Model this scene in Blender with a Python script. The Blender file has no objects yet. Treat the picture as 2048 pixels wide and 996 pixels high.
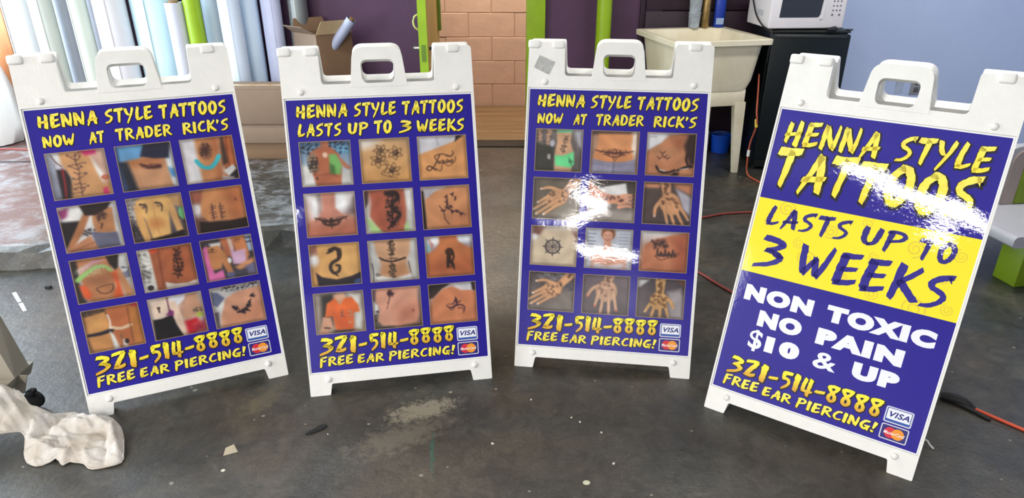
import bpy, bmesh, math, random
import numpy as np
from mathutils import Vector, Matrix
from mathutils.geometry import tessellate_polygon

sc = bpy.context.scene
COL = sc.collection
rnd = random.Random(7)
R = math.radians

# ------------------------------------------------------------------ camera
cam = bpy.data.cameras.new('camera')
cam.sensor_width = 36.0
cam.lens = 1416.47 / 2048 * 36.0
cam.shift_y = 49.93 / 2048
cam.clip_start = 0.05
camo = bpy.data.objects.new('camera', cam)
COL.objects.link(camo)
camo.location = (0, 0, 1.4427)
camo.rotation_euler = (R(90 - 25.937), 0, 0)
sc.camera = camo

# ------------------------------------------------------------------ world, lights, exposure
wd = bpy.data.worlds.new('world')
sc.world = wd
wd.use_nodes = True
wd.node_tree.nodes['Background'].inputs[0].default_value = (0.72, 0.80, 0.90, 1)
wd.node_tree.nodes['Background'].inputs[1].default_value = 1.0


def area(name, loc, target, sx, sy, power, color):
    l = bpy.data.lights.new(name, 'AREA')
    l.shape = 'RECTANGLE'
    l.size, l.size_y, l.energy, l.color = sx, sy, power, color
    o = bpy.data.objects.new(name, l)
    COL.objects.link(o)
    o.location = loc
    o.rotation_euler = (Vector(target) - Vector(loc)).to_track_quat('-Z', 'Y').to_euler()
    return o


# daylight through the two roll-up doors in the left wall, warm lamp in the corridor
area('daylight_front', (-4.6, -0.8, 1.3), (1.0, 2.2, 0.6), 2.4, 2.2, 105, (0.95, 0.97, 1.0))
area('daylight_back', (-4.3, 3.9, 1.5), (-1.0, 4.4, 0.7), 2.2, 2.2, 160, (0.74, 0.89, 1.0))
area('corridor_lamp', (-0.2, 5.75, 2.4), (-0.2, 5.9, 0), 0.5, 0.12, 46, (1.0, 0.90, 0.78))

sc.view_settings.view_transform = 'Standard'
sc.view_settings.look = 'None'
sc.view_settings.gamma = 1.0
sc.view_settings.use_curve_mapping = False
sc.view_settings.exposure = 0.2


# ------------------------------------------------------------------ helpers
def lin(c):
    return tuple(((v / 255) / 12.92 if v / 255 <= 0.04045 else ((v / 255 + 0.055) / 1.055) ** 2.4) for v in c)


MATS = {}


def mat(name, rgb, rough=0.5, metal=0.0, var=0.0, vscale=8.0, rgb2=None, bump=0.0, bscale=40.0, coat=0.0, ior=1.45, trans=0.0, stretch=None):
    if name in MATS:
        return MATS[name]
    m = bpy.data.materials.new(name)
    m.use_nodes = True
    nt = m.node_tree
    b = nt.nodes['Principled BSDF']
    b.inputs['Base Color'].default_value = (*lin(rgb), 1)
    b.inputs['Roughness'].default_value = rough
    b.inputs['Metallic'].default_value = metal
    b.inputs['IOR'].default_value = ior
    b.inputs['Coat Weight'].default_value = coat
    b.inputs['Coat Roughness'].default_value = 0.05
    b.inputs['Transmission Weight'].default_value = trans
    if var or bump or rgb2:
        tc = nt.nodes.new('ShaderNodeTexCoord')
        src = tc.outputs['Object']
        if stretch:
            mp = nt.nodes.new('ShaderNodeMapping')
            mp.inputs['Scale'].default_value = stretch
            nt.links.new(src, mp.inputs[0])
            src = mp.outputs[0]
    if var or rgb2:
        n = nt.nodes.new('ShaderNodeTexNoise')
        n.inputs['Scale'].default_value = vscale
        n.inputs['Detail'].default_value = 6
        n.inputs['Roughness'].default_value = 0.65
        nt.links.new(src, n.inputs['Vector'])
        r = nt.nodes.new('ShaderNodeValToRGB')
        r.color_ramp.elements[0].position = 0.32
        r.color_ramp.elements[1].position = 0.68
        c2 = rgb2 if rgb2 else tuple(v * (1 - var) for v in rgb)
        r.color_ramp.elements[0].color = (*lin(c2), 1)
        r.color_ramp.elements[1].color = (*lin(rgb), 1)
        nt.links.new(n.outputs[0], r.inputs[0])
        nt.links.new(r.outputs[0], b.inputs['Base Color'])
    if bump:
        n = nt.nodes.new('ShaderNodeTexNoise')
        n.inputs['Scale'].default_value = bscale
        n.inputs['Detail'].default_value = 4
        nt.links.new(src, n.inputs['Vector'])
        bp = nt.nodes.new('ShaderNodeBump')
        bp.inputs['Strength'].default_value = bump
        bp.inputs['Distance'].default_value = 0.01
        nt.links.new(n.outputs[0], bp.inputs['Height'])
        nt.links.new(bp.outputs[0], b.inputs['Normal'])
    MATS[name] = m
    return m


def link(name, me, m=None, parent=None, smooth=None):
    o = bpy.data.objects.new(name, me)
    COL.objects.link(o)
    if m and not me.materials:
        me.materials.append(m)
    if parent:
        o.parent = parent
    if smooth is not None:
        me.shade_smooth()
        me.set_sharp_from_angle(angle=R(smooth))
    return o


def obj(name, bm, m, parent=None, smooth=None):
    me = bpy.data.meshes.new(name)
    bmesh.ops.recalc_face_normals(bm, faces=bm.faces[:])
    bm.to_mesh(me)
    bm.free()
    return link(name, me, m, parent, smooth)


def empty(name, loc=(0, 0, 0), rz=0.0):
    o = bpy.data.objects.new(name, None)
    COL.objects.link(o)
    o.location = loc
    o.rotation_euler = (0, 0, rz)
    o.empty_display_size = 0.1
    return o


def tag(o, label, cat, group=None):
    o['label'] = label
    o['category'] = cat
    if group:
        o['group'] = group
    return o


def struct(o):
    o['kind'] = 'structure'
    return o


def add_box(bm, x0, x1, y0, y1, z0, z1, bev=0.0, seg=2):
    t = bmesh.new()
    bmesh.ops.create_cube(t, size=1)
    for v in t.verts:
        v.co = Vector(((x0 + x1) / 2 + v.co.x * (x1 - x0), (y0 + y1) / 2 + v.co.y * (y1 - y0), (z0 + z1) / 2 + v.co.z * (z1 - z0)))
    if bev:
        bmesh.ops.bevel(t, geom=t.edges[:], offset=bev, segments=seg, profile=0.5, affect='EDGES')
    merge(bm, t)


def merge(bm, t, mx=None):
    me = bpy.data.meshes.new('t')
    t.to_mesh(me)
    t.free()
    if mx is not None:
        me.transform(mx)
    bm.from_mesh(me)
    bpy.data.meshes.remove(me)


def box(name, x0, x1, y0, y1, z0, z1, m, parent=None, bev=0.0, seg=2):
    bm = bmesh.new()
    add_box(bm, x0, x1, y0, y1, z0, z1, bev, seg)
    return obj(name, bm, m, parent, 40 if bev else None)


def hexa(bm, p):
    """box from eight corners: 4 bottom then 4 top, same winding"""
    v = [bm.verts.new(q) for q in p]
    for f in ((3, 2, 1, 0), (4, 5, 6, 7), (0, 1, 5, 4), (1, 2, 6, 5), (2, 3, 7, 6), (3, 0, 4, 7)):
        bm.faces.new([v[i] for i in f])


def add_tube(bm, pts, r, n=10, caps=True):
    pts = [Vector(p) for p in pts]
    rs = r if isinstance(r, (list, tuple)) else [r] * len(pts)
    rings = []
    up = Vector((0, 0, 1))
    for i, p in enumerate(pts):
        d = (pts[min(i + 1, len(pts) - 1)] - pts[max(i - 1, 0)]).normalized()
        a = d.cross(up if abs(d.z) < 0.95 else Vector((1, 0, 0))).normalized()
        b = d.cross(a).normalized()
        rings.append([bm.verts.new(p + (a * math.cos(2 * math.pi * k / n) + b * math.sin(2 * math.pi * k / n)) * rs[i]) for k in range(n)])
    for i in range(len(rings) - 1):
        for k in range(n):
            bm.faces.new((rings[i][k], rings[i][(k + 1) % n], rings[i + 1][(k + 1) % n], rings[i + 1][k]))
    if caps:
        bm.faces.new(rings[0][::-1])
        bm.faces.new(rings[-1])


def tube(name, pts, r, m, parent=None, n=10):
    bm = bmesh.new()
    add_tube(bm, pts, r, n)
    return obj(name, bm, m, parent, 50)


def add_lathe(bm, prof, n=24, mx=None):
    t = bmesh.new()
    rings = []
    for r, z in prof:
        rings.append([t.verts.new((max(r, 1e-4) * math.cos(2 * math.pi * k / n), max(r, 1e-4) * math.sin(2 * math.pi * k / n), z)) for k in range(n)])
    for i in range(len(rings) - 1):
        for k in range(n):
            t.faces.new((rings[i][k], rings[i][(k + 1) % n], rings[i + 1][(k + 1) % n], rings[i + 1][k]))
    t.faces.new(rings[0][::-1])
    t.faces.new(rings[-1])
    merge(bm, t, mx)


def lathe(name, prof, m, parent=None, n=24, mx=None):
    bm = bmesh.new()
    add_lathe(bm, prof, n, mx)
    return obj(name, bm, m, parent, 40)


def catmull(pts, sub=6):
    p = [np.array(q, float) for q in pts]
    out = []
    for i in range(len(p) - 1):
        a, b, c, d = p[max(i - 1, 0)], p[i], p[i + 1], p[min(i + 2, len(p) - 1)]
        for s in range(sub):
            t = s / sub
            out.append(0.5 * (2 * b + (c - a) * t + (2 * a - 5 * b + 4 * c - d) * t * t + (3 * b - a - 3 * c + d) * t ** 3))
    out.append(p[-1])
    return out


def round_poly(pts, rad, seg=4):
    """2-D polygon with rounded corners; rad is a number or a list"""
    out = []
    n = len(pts)
    for i in range(n):
        p0, p1, p2 = Vector(pts[i - 1]), Vector(pts[i]), Vector(pts[(i + 1) % n])
        r = rad[i] if isinstance(rad, (list, tuple)) else rad
        if r <= 0:
            out.append(p1.copy())
            continue
        a, b = (p0 - p1), (p2 - p1)
        r = min(r, a.length * 0.45, b.length * 0.45)
        s, e = p1 + a.normalized() * r, p1 + b.normalized() * r
        for k in range(seg + 1):
            t = k / seg
            out.append(s * (1 - t) ** 2 + p1 * 2 * t * (1 - t) + e * t * t)
    return out


def extrude_outline(loops, y0, y1, floor_tan=0.0):
    """prism of a 2-D outline (x, z) with holes, between depths y0 and y1"""
    bm = bmesh.new()
    flat = [p for lp in loops for p in lp]
    tri = tessellate_polygon([[Vector((p[0], p[1], 0)) for p in lp] for lp in loops])
    def z(p, y):
        return p[1] + (floor_tan * y if p[1] < 0.02 else 0)
    f = [bm.verts.new((p[0], y0, z(p, y0))) for p in flat]
    b = [bm.verts.new((p[0], y1, z(p, y1))) for p in flat]
    for t in tri:
        try:
            bm.faces.new([f[i] for i in t])
            bm.faces.new([b[i] for i in reversed(t)])
        except ValueError:
            pass
    k = 0
    for lp in loops:
        n = len(lp)
        for i in range(n):
            j = (i + 1) % n
            bm.faces.new((f[k + i], f[k + j], b[k + j], b[k + i]))
        k += n
    return bm


def bevel_mod(o, w, seg=2):
    m = o.modifiers.new('bevel', 'BEVEL')
    m.width, m.segments, m.limit_method, m.angle_limit = w, seg, 'ANGLE', R(38)
    m.use_clamp_overlap = True
    return o


def copy_tree(o, parent=None):
    c = o.copy()
    COL.objects.link(c)
    if parent is not None:
        c.parent = parent
    for ch in list(o.children):
        copy_tree(ch, c)
    return c


# ------------------------------------------------------------------ setting
def floor_material():
    m = bpy.data.materials.new('concrete_floor')
    m.use_nodes = True
    nt = m.node_tree
    N, Lk = nt.nodes, nt.links
    b = N['Principled BSDF']
    geo = N.new('ShaderNodeNewGeometry')
    def noise(scale, detail=6, rough=0.6, dist=0.0, vec=None):
        n = N.new('ShaderNodeTexNoise')
        n.inputs['Scale'].default_value = scale
        n.inputs['Detail'].default_value = detail
        n.inputs['Roughness'].default_value = rough
        n.inputs['Distortion'].default_value = dist
        Lk.new(vec or geo.outputs['Position'], n.inputs['Vector'])
        return n.outputs[0]
    def ramp(src, stops):
        r = N.new('ShaderNodeValToRGB')
        while len(r.color_ramp.elements) < len(stops):
            r.color_ramp.elements.new(0.5)
        for e, (p, c) in zip(r.color_ramp.elements, stops):
            e.position = p
            e.color = (*(lin(c) if isinstance(c, tuple) else (c, c, c)), 1)
        Lk.new(src, r.inputs[0])
        return r.outputs[0]
    def mix(fac, a, c, mode='MIX'):
        x = N.new('ShaderNodeMix')
        x.data_type = 'RGBA'
        x.blend_type = mode
        for s, v in ((x.inputs[0], fac), (x.inputs[6], a), (x.inputs[7], c)):
            if hasattr(v, 'is_output'):
                Lk.new(v, s)
            elif isinstance(v, tuple):
                s.default_value = (*lin(v), 1)
            else:
                s.default_value = v
        return x.outputs[2]
    def math_(op, a, c=0.0, clamp=False):
        x = N.new('ShaderNodeMath')
        x.operation = op
        x.use_clamp = clamp
        for s, v in ((x.inputs[0], a), (x.inputs[1], c)):
            if hasattr(v, 'is_output'):
                Lk.new(v, s)
            else:
                s.default_value = v
        return x.outputs[0]
    def spot(cx, cy, rx, ry, rot, nscale, soft=0.5, thr=0.5):
        """ragged patch of wear centred on a place of the floor"""
        mp = N.new('ShaderNodeMapping')
        mp.vector_type = 'TEXTURE'
        mp.inputs['Location'].default_value = (cx, cy, 0)
        mp.inputs['Rotation'].default_value = (0, 0, R(rot))
        mp.inputs['Scale'].default_value = (rx, ry, 1)
        Lk.new(geo.outputs['Position'], mp.inputs[0])
        sp = N.new('ShaderNodeSeparateXYZ')
        Lk.new(mp.outputs[0], sp.inputs[0])
        d = math_('SQRT', math_('ADD', math_('POWER', sp.outputs[0], 2.0), math_('POWER', sp.outputs[1], 2.0)))
        f = math_('SUBTRACT', 1.0, d, True)
        n = noise(nscale, 8, 0.7, 0.6)
        s = math_('SUBTRACT', math_('ADD', math_('MULTIPLY', f, 0.9), n), thr + 0.45)
        return math_('MULTIPLY', s, 1 / soft * 2, True)
    base = ramp(noise(2.6, 8, 0.68, 0.5), [(0.30, (36, 40, 41)), (0.50, (58, 59, 56)), (0.72, (86, 82, 72))])
    tint = ramp(noise(1.3, 5, 0.6, 0.8), [(0.40, 0.0), (0.62, 1.0)])
    c = mix(math_('MULTIPLY', tint, 0.7), base, (78, 68, 54))
    grime = ramp(noise(5.5, 8, 0.75, 1.0), [(0.50, 0.0), (0.66, 1.0)])
    c = mix(math_('MULTIPLY', grime, 0.6), c, (44, 41, 36))
    mid = ramp(noise(12, 9, 0.78, 1.2), [(0.34, 0.56), (0.50, 1.0), (0.68, 1.55)])
    c = mix(1.0, c, mid, 'MULTIPLY')
    fine = ramp(noise(95, 4, 0.75), [(0.3, 0.72), (0.75, 1.22)])
    c = mix(1.0, c, fine, 'MULTIPLY')
    scuff = ramp(noise(9, 10, 0.8, 2.5), [(0.60, 0.0), (0.70, 1.0)])
    c = mix(math_('MULTIPLY', scuff, 0.35), c, (136, 130, 116))
    c = mix(math_('MULTIPLY', spot(-0.30, 1.93, 0.36, 0.16, 25, 42, 0.35, 0.62), 0.7), c, (150, 143, 124))
    c = mix(math_('MULTIPLY', spot(-0.85, 1.98, 0.14, 0.30, -20, 34, 0.5, 0.6), 0.5), c, (108, 99, 74))
    c = mix(math_('MULTIPLY', spot(-0.36, 1.78, 0.6, 0.22, 30, 38, 0.4, 0.64), 0.5), c, (118, 113, 100))
    c = mix(math_('MULTIPLY', spot(-0.245, 1.72, 0.022, 0.34, 4, 70, 0.3, 0.66), 0.65), c, (30, 92, 74))
    c = mix(math_('MULTIPLY', spot(0.72, 2.02, 0.08, 0.14, 0, 40, 0.3, 0.55), 0.5), c, (46, 100, 96))
    # white crumbs trodden into the surface
    vo = N.new('ShaderNodeTexVoronoi')
    vo.inputs['Scale'].default_value = 17
    vo.inputs['Randomness'].default_value = 1.0
    Lk.new(geo.outputs['Position'], vo.inputs['Vector'])
    dot = math_('LESS_THAN', vo.outputs['Distance'], math_('MULTIPLY', math_('SUBTRACT', noise(6, 2), 0.44, True), 0.55))
    c = mix(math_('MULTIPLY', dot, 0.6), c, (165, 161, 146))
    # old red paint left on the raised slab, worn towards its edge
    sp = N.new('ShaderNodeSeparateXYZ')
    Lk.new(geo.outputs['Position'], sp.inputs[0])
    onslab = math_('GREATER_THAN', sp.outputs[2], 0.096)
    edge = math_('ADD', math_('MULTIPLY', sp.outputs[0], -1.1), math_('ADD', math_('MULTIPLY', sp.outputs[1], 0.35), math_('MULTIPLY', noise(4, 6, 0.7, 0.5), 1.6)))
    red = math_('MULTIPLY', math_('SUBTRACT', edge, 4.15), 2.2, True)
    c = mix(math_('MULTIPLY', math_('MULTIPLY', red, onslab), 0.60), c, (122, 82, 78))
    pale = ramp(noise(7, 8, 0.75, 0.4), [(0.46, 0.0), (0.62, 1.0)])
    c = mix(math_('MULTIPLY', math_('MULTIPLY', pale, onslab), 0.62), c, (158, 164, 168))
    Lk.new(c, b.inputs['Base Color'])
    b.inputs['Specular IOR Level'].default_value = 0.6
    rr = ramp(noise(3.1, 6, 0.6), [(0.3, 0.28), (0.7, 0.46)])
    Lk.new(rr, b.inputs['Roughness'])
    bp = N.new('ShaderNodeBump')
    bp.inputs['Strength'].default_value = 0.25
    bp.inputs['Distance'].default_value = 0.012
    Lk.new(noise(30, 7, 0.7), bp.inputs['Height'])
    Lk.new(bp.outputs[0], b.inputs['Normal'])
    return m


M_floor = floor_material()
M_purple = mat('purple_wall_paint', (84, 55, 84), 0.55, var=0.08, vscale=3, bump=0.15, bscale=25)
M_plum = mat('dark_plum_boards', (44, 26, 40), 0.5, var=0.12, vscale=4, bump=0.15, bscale=25)
M_blue = mat('pale_blue_wall_paint', (190, 207, 243), 0.6, var=0.03, vscale=2, bump=0.12, bscale=60)
M_grey = mat('off_white_paint', (196, 194, 188), 0.7, var=0.06)
M_ceil = mat('ceiling_board', (205, 202, 195), 0.8, var=0.05)
M_cream = mat('cream_block_paint', (226, 188, 162), 0.6, var=0.05, vscale=5, bump=0.25, bscale=22)
M_mortar = mat('painted_mortar', (206, 170, 142), 0.75, bump=0.2)
M_green = mat('lime_green_gloss_paint', (152, 188, 36), 0.35, var=0.10, vscale=5, bump=0.08)
M_olive = mat('lime_green_worn_paint', (120, 146, 40), 0.45, var=0.15, vscale=6)

bm = bmesh.new()
add_box(bm, -5.2, 5.2, -8.2, 7.2, -0.12, 0.0)
struct(obj('floor', bm, M_floor))

# raised concrete slab along the back wall, broken front edge
bm = bmesh.new()
edge = [(-4.4, 2.55), (-2.36, 3.0), (-1.75, 3.13), (-1.14, 3.27), (-0.66, 3.36)]
xs = np.linspace(-4.4, -0.66, 46)
ys = np.interp(xs, [e[0] for e in edge], [e[1] for e in edge])
top, bot, bk = [], [], []
for i, (x, y) in enumerate(zip(xs, ys)):
    j = rnd.uniform(-0.012, 0.012)
    bot.append(bm.verts.new((x, y + rnd.uniform(-0.02, 0.01), -0.01)))
    top.append((bm.verts.new((x, y + 0.03 + j, 0.078 + rnd.uniform(-0.012, 0.01))), bm.verts.new((x, y + 0.085 + j * 1.5, 0.1))))
    bk.append(bm.verts.new((x, 5.09, 0.1)))
for i in range(len(xs) - 1):
    bm.faces.new((bot[i], bot[i + 1], top[i + 1][0], top[i][0]))
    bm.faces.new((top[i][0], top[i + 1][0], top[i + 1][1], top[i][1]))
    bm.faces.new((top[i][1], top[i + 1][1], bk[i + 1], bk[i]))
e0 = bm.verts.new((xs[-1], 5.09, -0.01))
bm.faces.new((bot[-1], e0, bk[-1], top[-1][1], top[-1][0]))
struct(obj('floor_slab', bm, M_floor))

# walls
YB = 5.10
bm = bmesh.new()
add_box(bm, -5.2, -0.52, YB, YB + 0.16, 0, 3.0)
add_box(bm, -0.52, 0.10, YB, YB + 0.16, 2.05, 3.0)
add_box(bm, 0.10, 1.02, YB, YB + 0.16, 0, 3.0)
wb = struct(obj('wall_back', bm, M_purple))
for k, (z0, z1) in enumerate(((0, 0.50), (0.508, 0.945), (0.953, 1.45), (1.458, 3.0))):
    box('board', 0.905, 2.24, YB - 0.012, YB + 0.02, z0, z1, M_plum, wb, 0.004)
box('batten', 0.868, 0.900, YB - 0.022, YB + 0.02, 0, 3.0, M_plum, wb, 0.004)
bm = bmesh.new()
add_box(bm, 1.02, 2.24, YB + 0.02, YB + 0.16, 0, 3.0)
struct(obj('wall_alcove', bm, M_plum))
bm = bmesh.new()
add_box(bm, 2.24, 5.2, YB - 0.03, YB + 0.16, 0, 3.0)
struct(obj('wall_blue', bm, M_blue))
bm = bmesh.new()
add_box(bm, -4.9, -4.7, -8.2, -2.2, 0, 3.0)
add_box(bm, -4.9, -4.7, 0.6, 2.8, 0, 3.0)
add_box(bm, -4.9, -4.7, 5.0, 5.1, 0, 3.0)
add_box(bm, -4.9, -4.7, -2.2, 5.0, 2.5, 3.0)
struct(obj('wall_left', bm, M_grey))
bm = bmesh.new()
add_box(bm, 4.7, 4.9, -8.2, 5.1, 0, 3.0)
struct(obj('wall_right', bm, M_blue))
bm = bmesh.new()
add_box(bm, -4.9, 4.9, -8.4, -8.2, 0, 3.0)
struct(obj('wall_front', bm, M_grey))
bm = bmesh.new()
add_box(bm, -5.2, 5.2, -8.4, 7.2, 3.0, 3.1)
struct(obj('ceiling', bm, M_ceil))

# corridor behind the doorway: painted block wall laid block by block
bm = bmesh.new()
add_box(bm, -2.4, 2.4, 6.43, 6.6, 0, 3.0)
wc = struct(obj('wall_corridor', bm, M_mortar))
bm = bmesh.new()
add_box(bm, 0, 0.3975, -0.010, 0.02, 0, 0.1975, 0.004, 1)
blk = obj('block', bm, M_cream, wc)
first = True
for row in range(10):
    off = (-0.2 if row % 2 else 0.0) - 0.985 + 0.01
    for k in range(6):
        b = blk if first else blk.copy()
        if not first:
            COL.objects.link(b)
        first = False
        b.location = (off + k * 0.4, 6.43 + rnd.uniform(-0.002, 0.002), 0.004 + row * 0.2)
for sx in (-2.4, 2.3):
    bm = bmesh.new()
    add_box(bm, sx, sx + 0.1, YB + 0.16, 6.6, 0, 3.0)
    struct(obj('wall_corridor_end', bm, M_mortar))
M_corfloor = mat('corridor_floor_boards', (150, 118, 80), 0.55, var=0.25, vscale=3, bump=0.2, bscale=20, stretch=(0.5, 6, 1))
for k in range(6):
    struct(box('floor_board', -2.3, 2.3, YB + 0.165 + k * 0.19, YB + 0.165 + k * 0.19 + 0.185, -0.01, 0.012, M_corfloor, None, 0.003))
struct(box('trim_1', -0.53, 0.11, YB + 0.0, YB + 0.155, 0.0, 0.008, mat('dark_sill', (40, 32, 24), 0.7)))

# door casing
t2 = struct(box('trim_2', 0.098, 0.225, YB - 0.05, YB + 0.16, 0, 2.12, M_green, None, 0.004))
struct(box('trim_3', -0.60, -0.515, YB - 0.02, YB + 0.16, 0, 2.12, M_olive, None, 0.004))
struct(box('trim_4', -0.515, 0.098, YB - 0.05, YB + 0.16, 2.03, 2.12, M_green, None, 0.004))

# purple door standing open at right angles to the wall
M_steel = mat('brushed_steel', (190, 188, 182), 0.3, 1.0)
M_tan = mat('raw_tan_door_skin', (196, 156, 84), 0.5, var=0.15, vscale=3)
M_black = mat('black_plastic', (24, 25, 28), 0.45, var=0.2)
d1 = struct(box('door_1', -0.548, -0.500, 4.36, 5.06, 0.012, 2.02, M_purple, None, 0.002))
box('edge_strip', -0.5495, -0.4985, 4.352, 4.3615, 0.012, 2.02, M_green, d1)
box('skin', -0.4995, -0.4975, 4.364, 5.06, 0.012, 2.02, M_tan, d1)
box('latch_plate', -0.536, -0.512, 4.349, 4.353, 0.735, 0.83, mat('worn_green_plate', (96, 128, 40), 0.4), d1)
lv = tube('lever_handle', [(-0.548, 4.43, 0.80), (-0.585, 4.43, 0.80), (-0.592, 4.45, 0.80), (-0.592, 4.53, 0.795)], 0.011, M_steel, d1)
lathe('rose', [(0.026, 0), (0.026, 0.008), (0.018, 0.012)], M_steel, lv, 20, Matrix.Translation((-0.548, 4.43, 0.80)) @ Matrix.Rotation(R(-90), 4, 'Y'))
tube('lever_handle', [(-0.4975, 4.43, 0.80), (-0.46, 4.43, 0.80), (-0.455, 4.45, 0.80), (-0.455, 4.53, 0.795)], 0.011, M_black, d1)
tube('pull_loop', catmull([(-0.547, 4.40, 0.995), (-0.570, 4.39, 0.985), (-0.580, 4.39, 0.955), (-0.572, 4.39, 0.925), (-0.548, 4.40, 0.905)], 5), 0.006, mat('pale_green_cord', (196, 206, 120), 0.5), d1, 8)
box('stop_strip', -0.505, -0.478, 5.00, 5.05, 0.83, 2.02, M_olive, d1, 0.003)

# steel columns
def column(x, y, z0, r, label):
    t = empty('steel_column', (x, y, z0))
    lathe('pipe', [(r, 0), (r, 3.0 - z0)], M_green, t, 32)
    bm = bmesh.new()
    add_box(bm, -0.062, 0.062, -0.062, 0.062, 0.0, 0.012, 0.003)
    obj('base_plate', bm, M_olive, t)
    tag(t, label, 'column', 'lime green steel columns')
column(0.610, 4.97, 0.0, 0.050, 'lime green steel column beside the green door casing, left of the laundry tub')
column(-2.03, 4.78, 0.1, 0.052, 'lime green steel column standing among the white banner rolls')

# outlet on the blue wall
o = empty('wall_outlet', (2.85, YB - 0.03, 0.45))
box('cover_plate', -0.04, 0.04, -0.006, 0.0, -0.06, 0.06, mat('grey_outlet_plate', (150, 152, 160), 0.4), o, 0.003)
for dz in (-0.025, 0.025):
    box('socket', -0.016, 0.016, -0.009, -0.005, dz - 0.016, dz + 0.016, mat('dark_grey_plastic', (96, 96, 100), 0.5), o, 0.004)
tag(o, 'grey electrical outlet low on the blue wall, right of the rightmost sign handle', 'outlet')
o = empty('paper_scrap', (2.735, YB - 0.031, 0.46))
bm = bmesh.new()
hexa(bm, [(-.03, -.002, -.06), (.02, -.002, -.055), (.02, 0, -.055), (-.03, 0, -.06), (-.035, -.006, .045), (.03, -.003, .06), (.03, 0, .06), (-.035, 0, .045)])
obj('sheet', bm, mat('bluish_paper', (186, 200, 224), 0.6, var=.1), o)
tag(o, 'small pale torn paper stuck to the blue wall, seen through a sign handle', 'paper')

# ceiling fluorescent fixtures behind the photographer mirror in the posters; others are added fill
M_tube = bpy.data.materials.new('lit_fluorescent_tube')
M_tube.use_nodes = True
M_tube.node_tree.nodes['Principled BSDF'].inputs['Emission Color'].default_value = (1, 0.97, 0.93, 1)
M_tube.node_tree.nodes['Principled BSDF'].inputs['Emission Strength'].default_value = 6
def fixture(x, y, rz, length, power, label, wid=.13):
    t = empty('ceiling_light', (x, y, 2.86), R(rz))
    box('housing', -length / 2 - .04, length / 2 + .04, -wid / 2 - .04, wid / 2 + .04, 0.05, 0.14, mat('white_enamel', (230, 230, 226), .4), t, .006)
    for dy in (-wid * .4, wid * .4):
        tube('lamp_tube', [(-length / 2, dy, .028), (length / 2, dy, .028)], .016, M_tube, t, 10)
    tag(t, label, 'light', 'ceiling strip lights')
    l = bpy.data.lights.new('strip_lamp', 'AREA')
    l.shape = 'RECTANGLE'
    l.size, l.size_y, l.energy, l.color = length, wid, power, (1, 0.97, 0.93)
    lo = bpy.data.objects.new('strip_lamp', l)
    COL.objects.link(lo)
    lo.parent = t
    lo.location = (0, 0, 0.005)
fixture(-2.36, -2.35, 106, 1.8, 190, 'white strip light on the ceiling nearest the left wall', .24)
fixture(-0.82, -4.30, -34, 0.52, 42, 'short slanted strip light on the ceiling behind the photographer', .11)
fixture(-1.00, -5.04, 2, 0.75, 48, 'single strip light on the ceiling behind the short slanted one', .09)
fixture(-0.98, -7.1, -34, 1.2, 110, 'white strip light on the ceiling near the front wall', .20)
fixture(-1.60, 0.30, 0, 1.5, 10, 'added white fill strip on the ceiling above the photographer, to the left')  # unseen strip added as general fill, like its neighbour to the right
fixture(0.60, 0.15, 0, 1.5, 10, 'added white fill strip on the ceiling above the photographer, to the right')
fixture(1.90, 3.1, 0, 1.5, 44, 'added white fill strip on the ceiling nearest the blue wall')  # unseen strip added to brighten the blue wall and tub
fixture(-1.50, 3.5, 0, 1.5, 26, 'added white fill strip on the ceiling above the stack of cartons')  # unseen strip added to brighten the rolls, slab and purple wall





# ------------------------------------------------------------------ printed matter
def print_material():
    m = bpy.data.materials.new('laminated_print')
    m.use_nodes = True
    nt = m.node_tree
    N, Lk = nt.nodes, nt.links
    b = N['Principled BSDF']
    at = N.new('ShaderNodeAttribute')
    at.attribute_name = 'ink'
    Lk.new(at.outputs['Color'], b.inputs['Base Color'])
    b.inputs['Roughness'].default_value = 0.5
    b.inputs['Specular IOR Level'].default_value = 0.2
    b.inputs['Coat Weight'].default_value = 1.0
    b.inputs['Coat Roughness'].default_value = 0.012
    b.inputs['Coat IOR'].default_value = 1.5
    geo = N.new('ShaderNodeNewGeometry')
    def noise(scale, detail):
        n = N.new('ShaderNodeTexNoise')
        n.inputs['Scale'].default_value = scale
        n.inputs['Detail'].default_value = detail
        n.inputs['Roughness'].default_value = 0.6
        Lk.new(geo.outputs['Position'], n.inputs['Vector'])
        return n.outputs[0]
    b1 = N.new('ShaderNodeBump')       # film that does not lie quite flat
    b1.inputs['Strength'].default_value = 1.0
    b1.inputs['Distance'].default_value = 0.005
    Lk.new(noise(3.4, 1), b1.inputs['Height'])
    b2 = N.new('ShaderNodeBump')       # orange-peel texture
    b2.inputs['Strength'].default_value = 1.0
    b2.inputs['Distance'].default_value = 0.00012
    Lk.new(noise(75, 4), b2.inputs['Height'])
    Lk.new(b1.outputs[0], b2.inputs['Normal'])
    Lk.new(b2.outputs[0], b.inputs['Coat Normal'])
    return m


M_print = print_material()
INK_BLUE = (28, 13, 142)
INK_YEL = (250, 232, 36)


def ink_mesh(name, co, faces, cols):
    """flat printed mesh: co (n,3), faces list or (m,4) array, cols (n,3) in sRGB 0-255"""
    me = bpy.data.meshes.new(name)
    me.from_pydata([tuple(map(float, c)) for c in co], [], [tuple(map(int, f)) for f in faces])
    a = me.attributes.new('ink', 'FLOAT_COLOR', 'POINT')
    c = np.clip(np.asarray(cols, float), 0, 255) / 255
    l = np.where(c <= 0.04045, c / 12.92, ((c + 0.055) / 1.055) ** 2.4)
    a.data.foreach_set('color', np.concatenate([l, np.ones((len(l), 1))], 1).astype(np.float32).ravel())
    me.materials.append(M_print)
    return me


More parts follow.
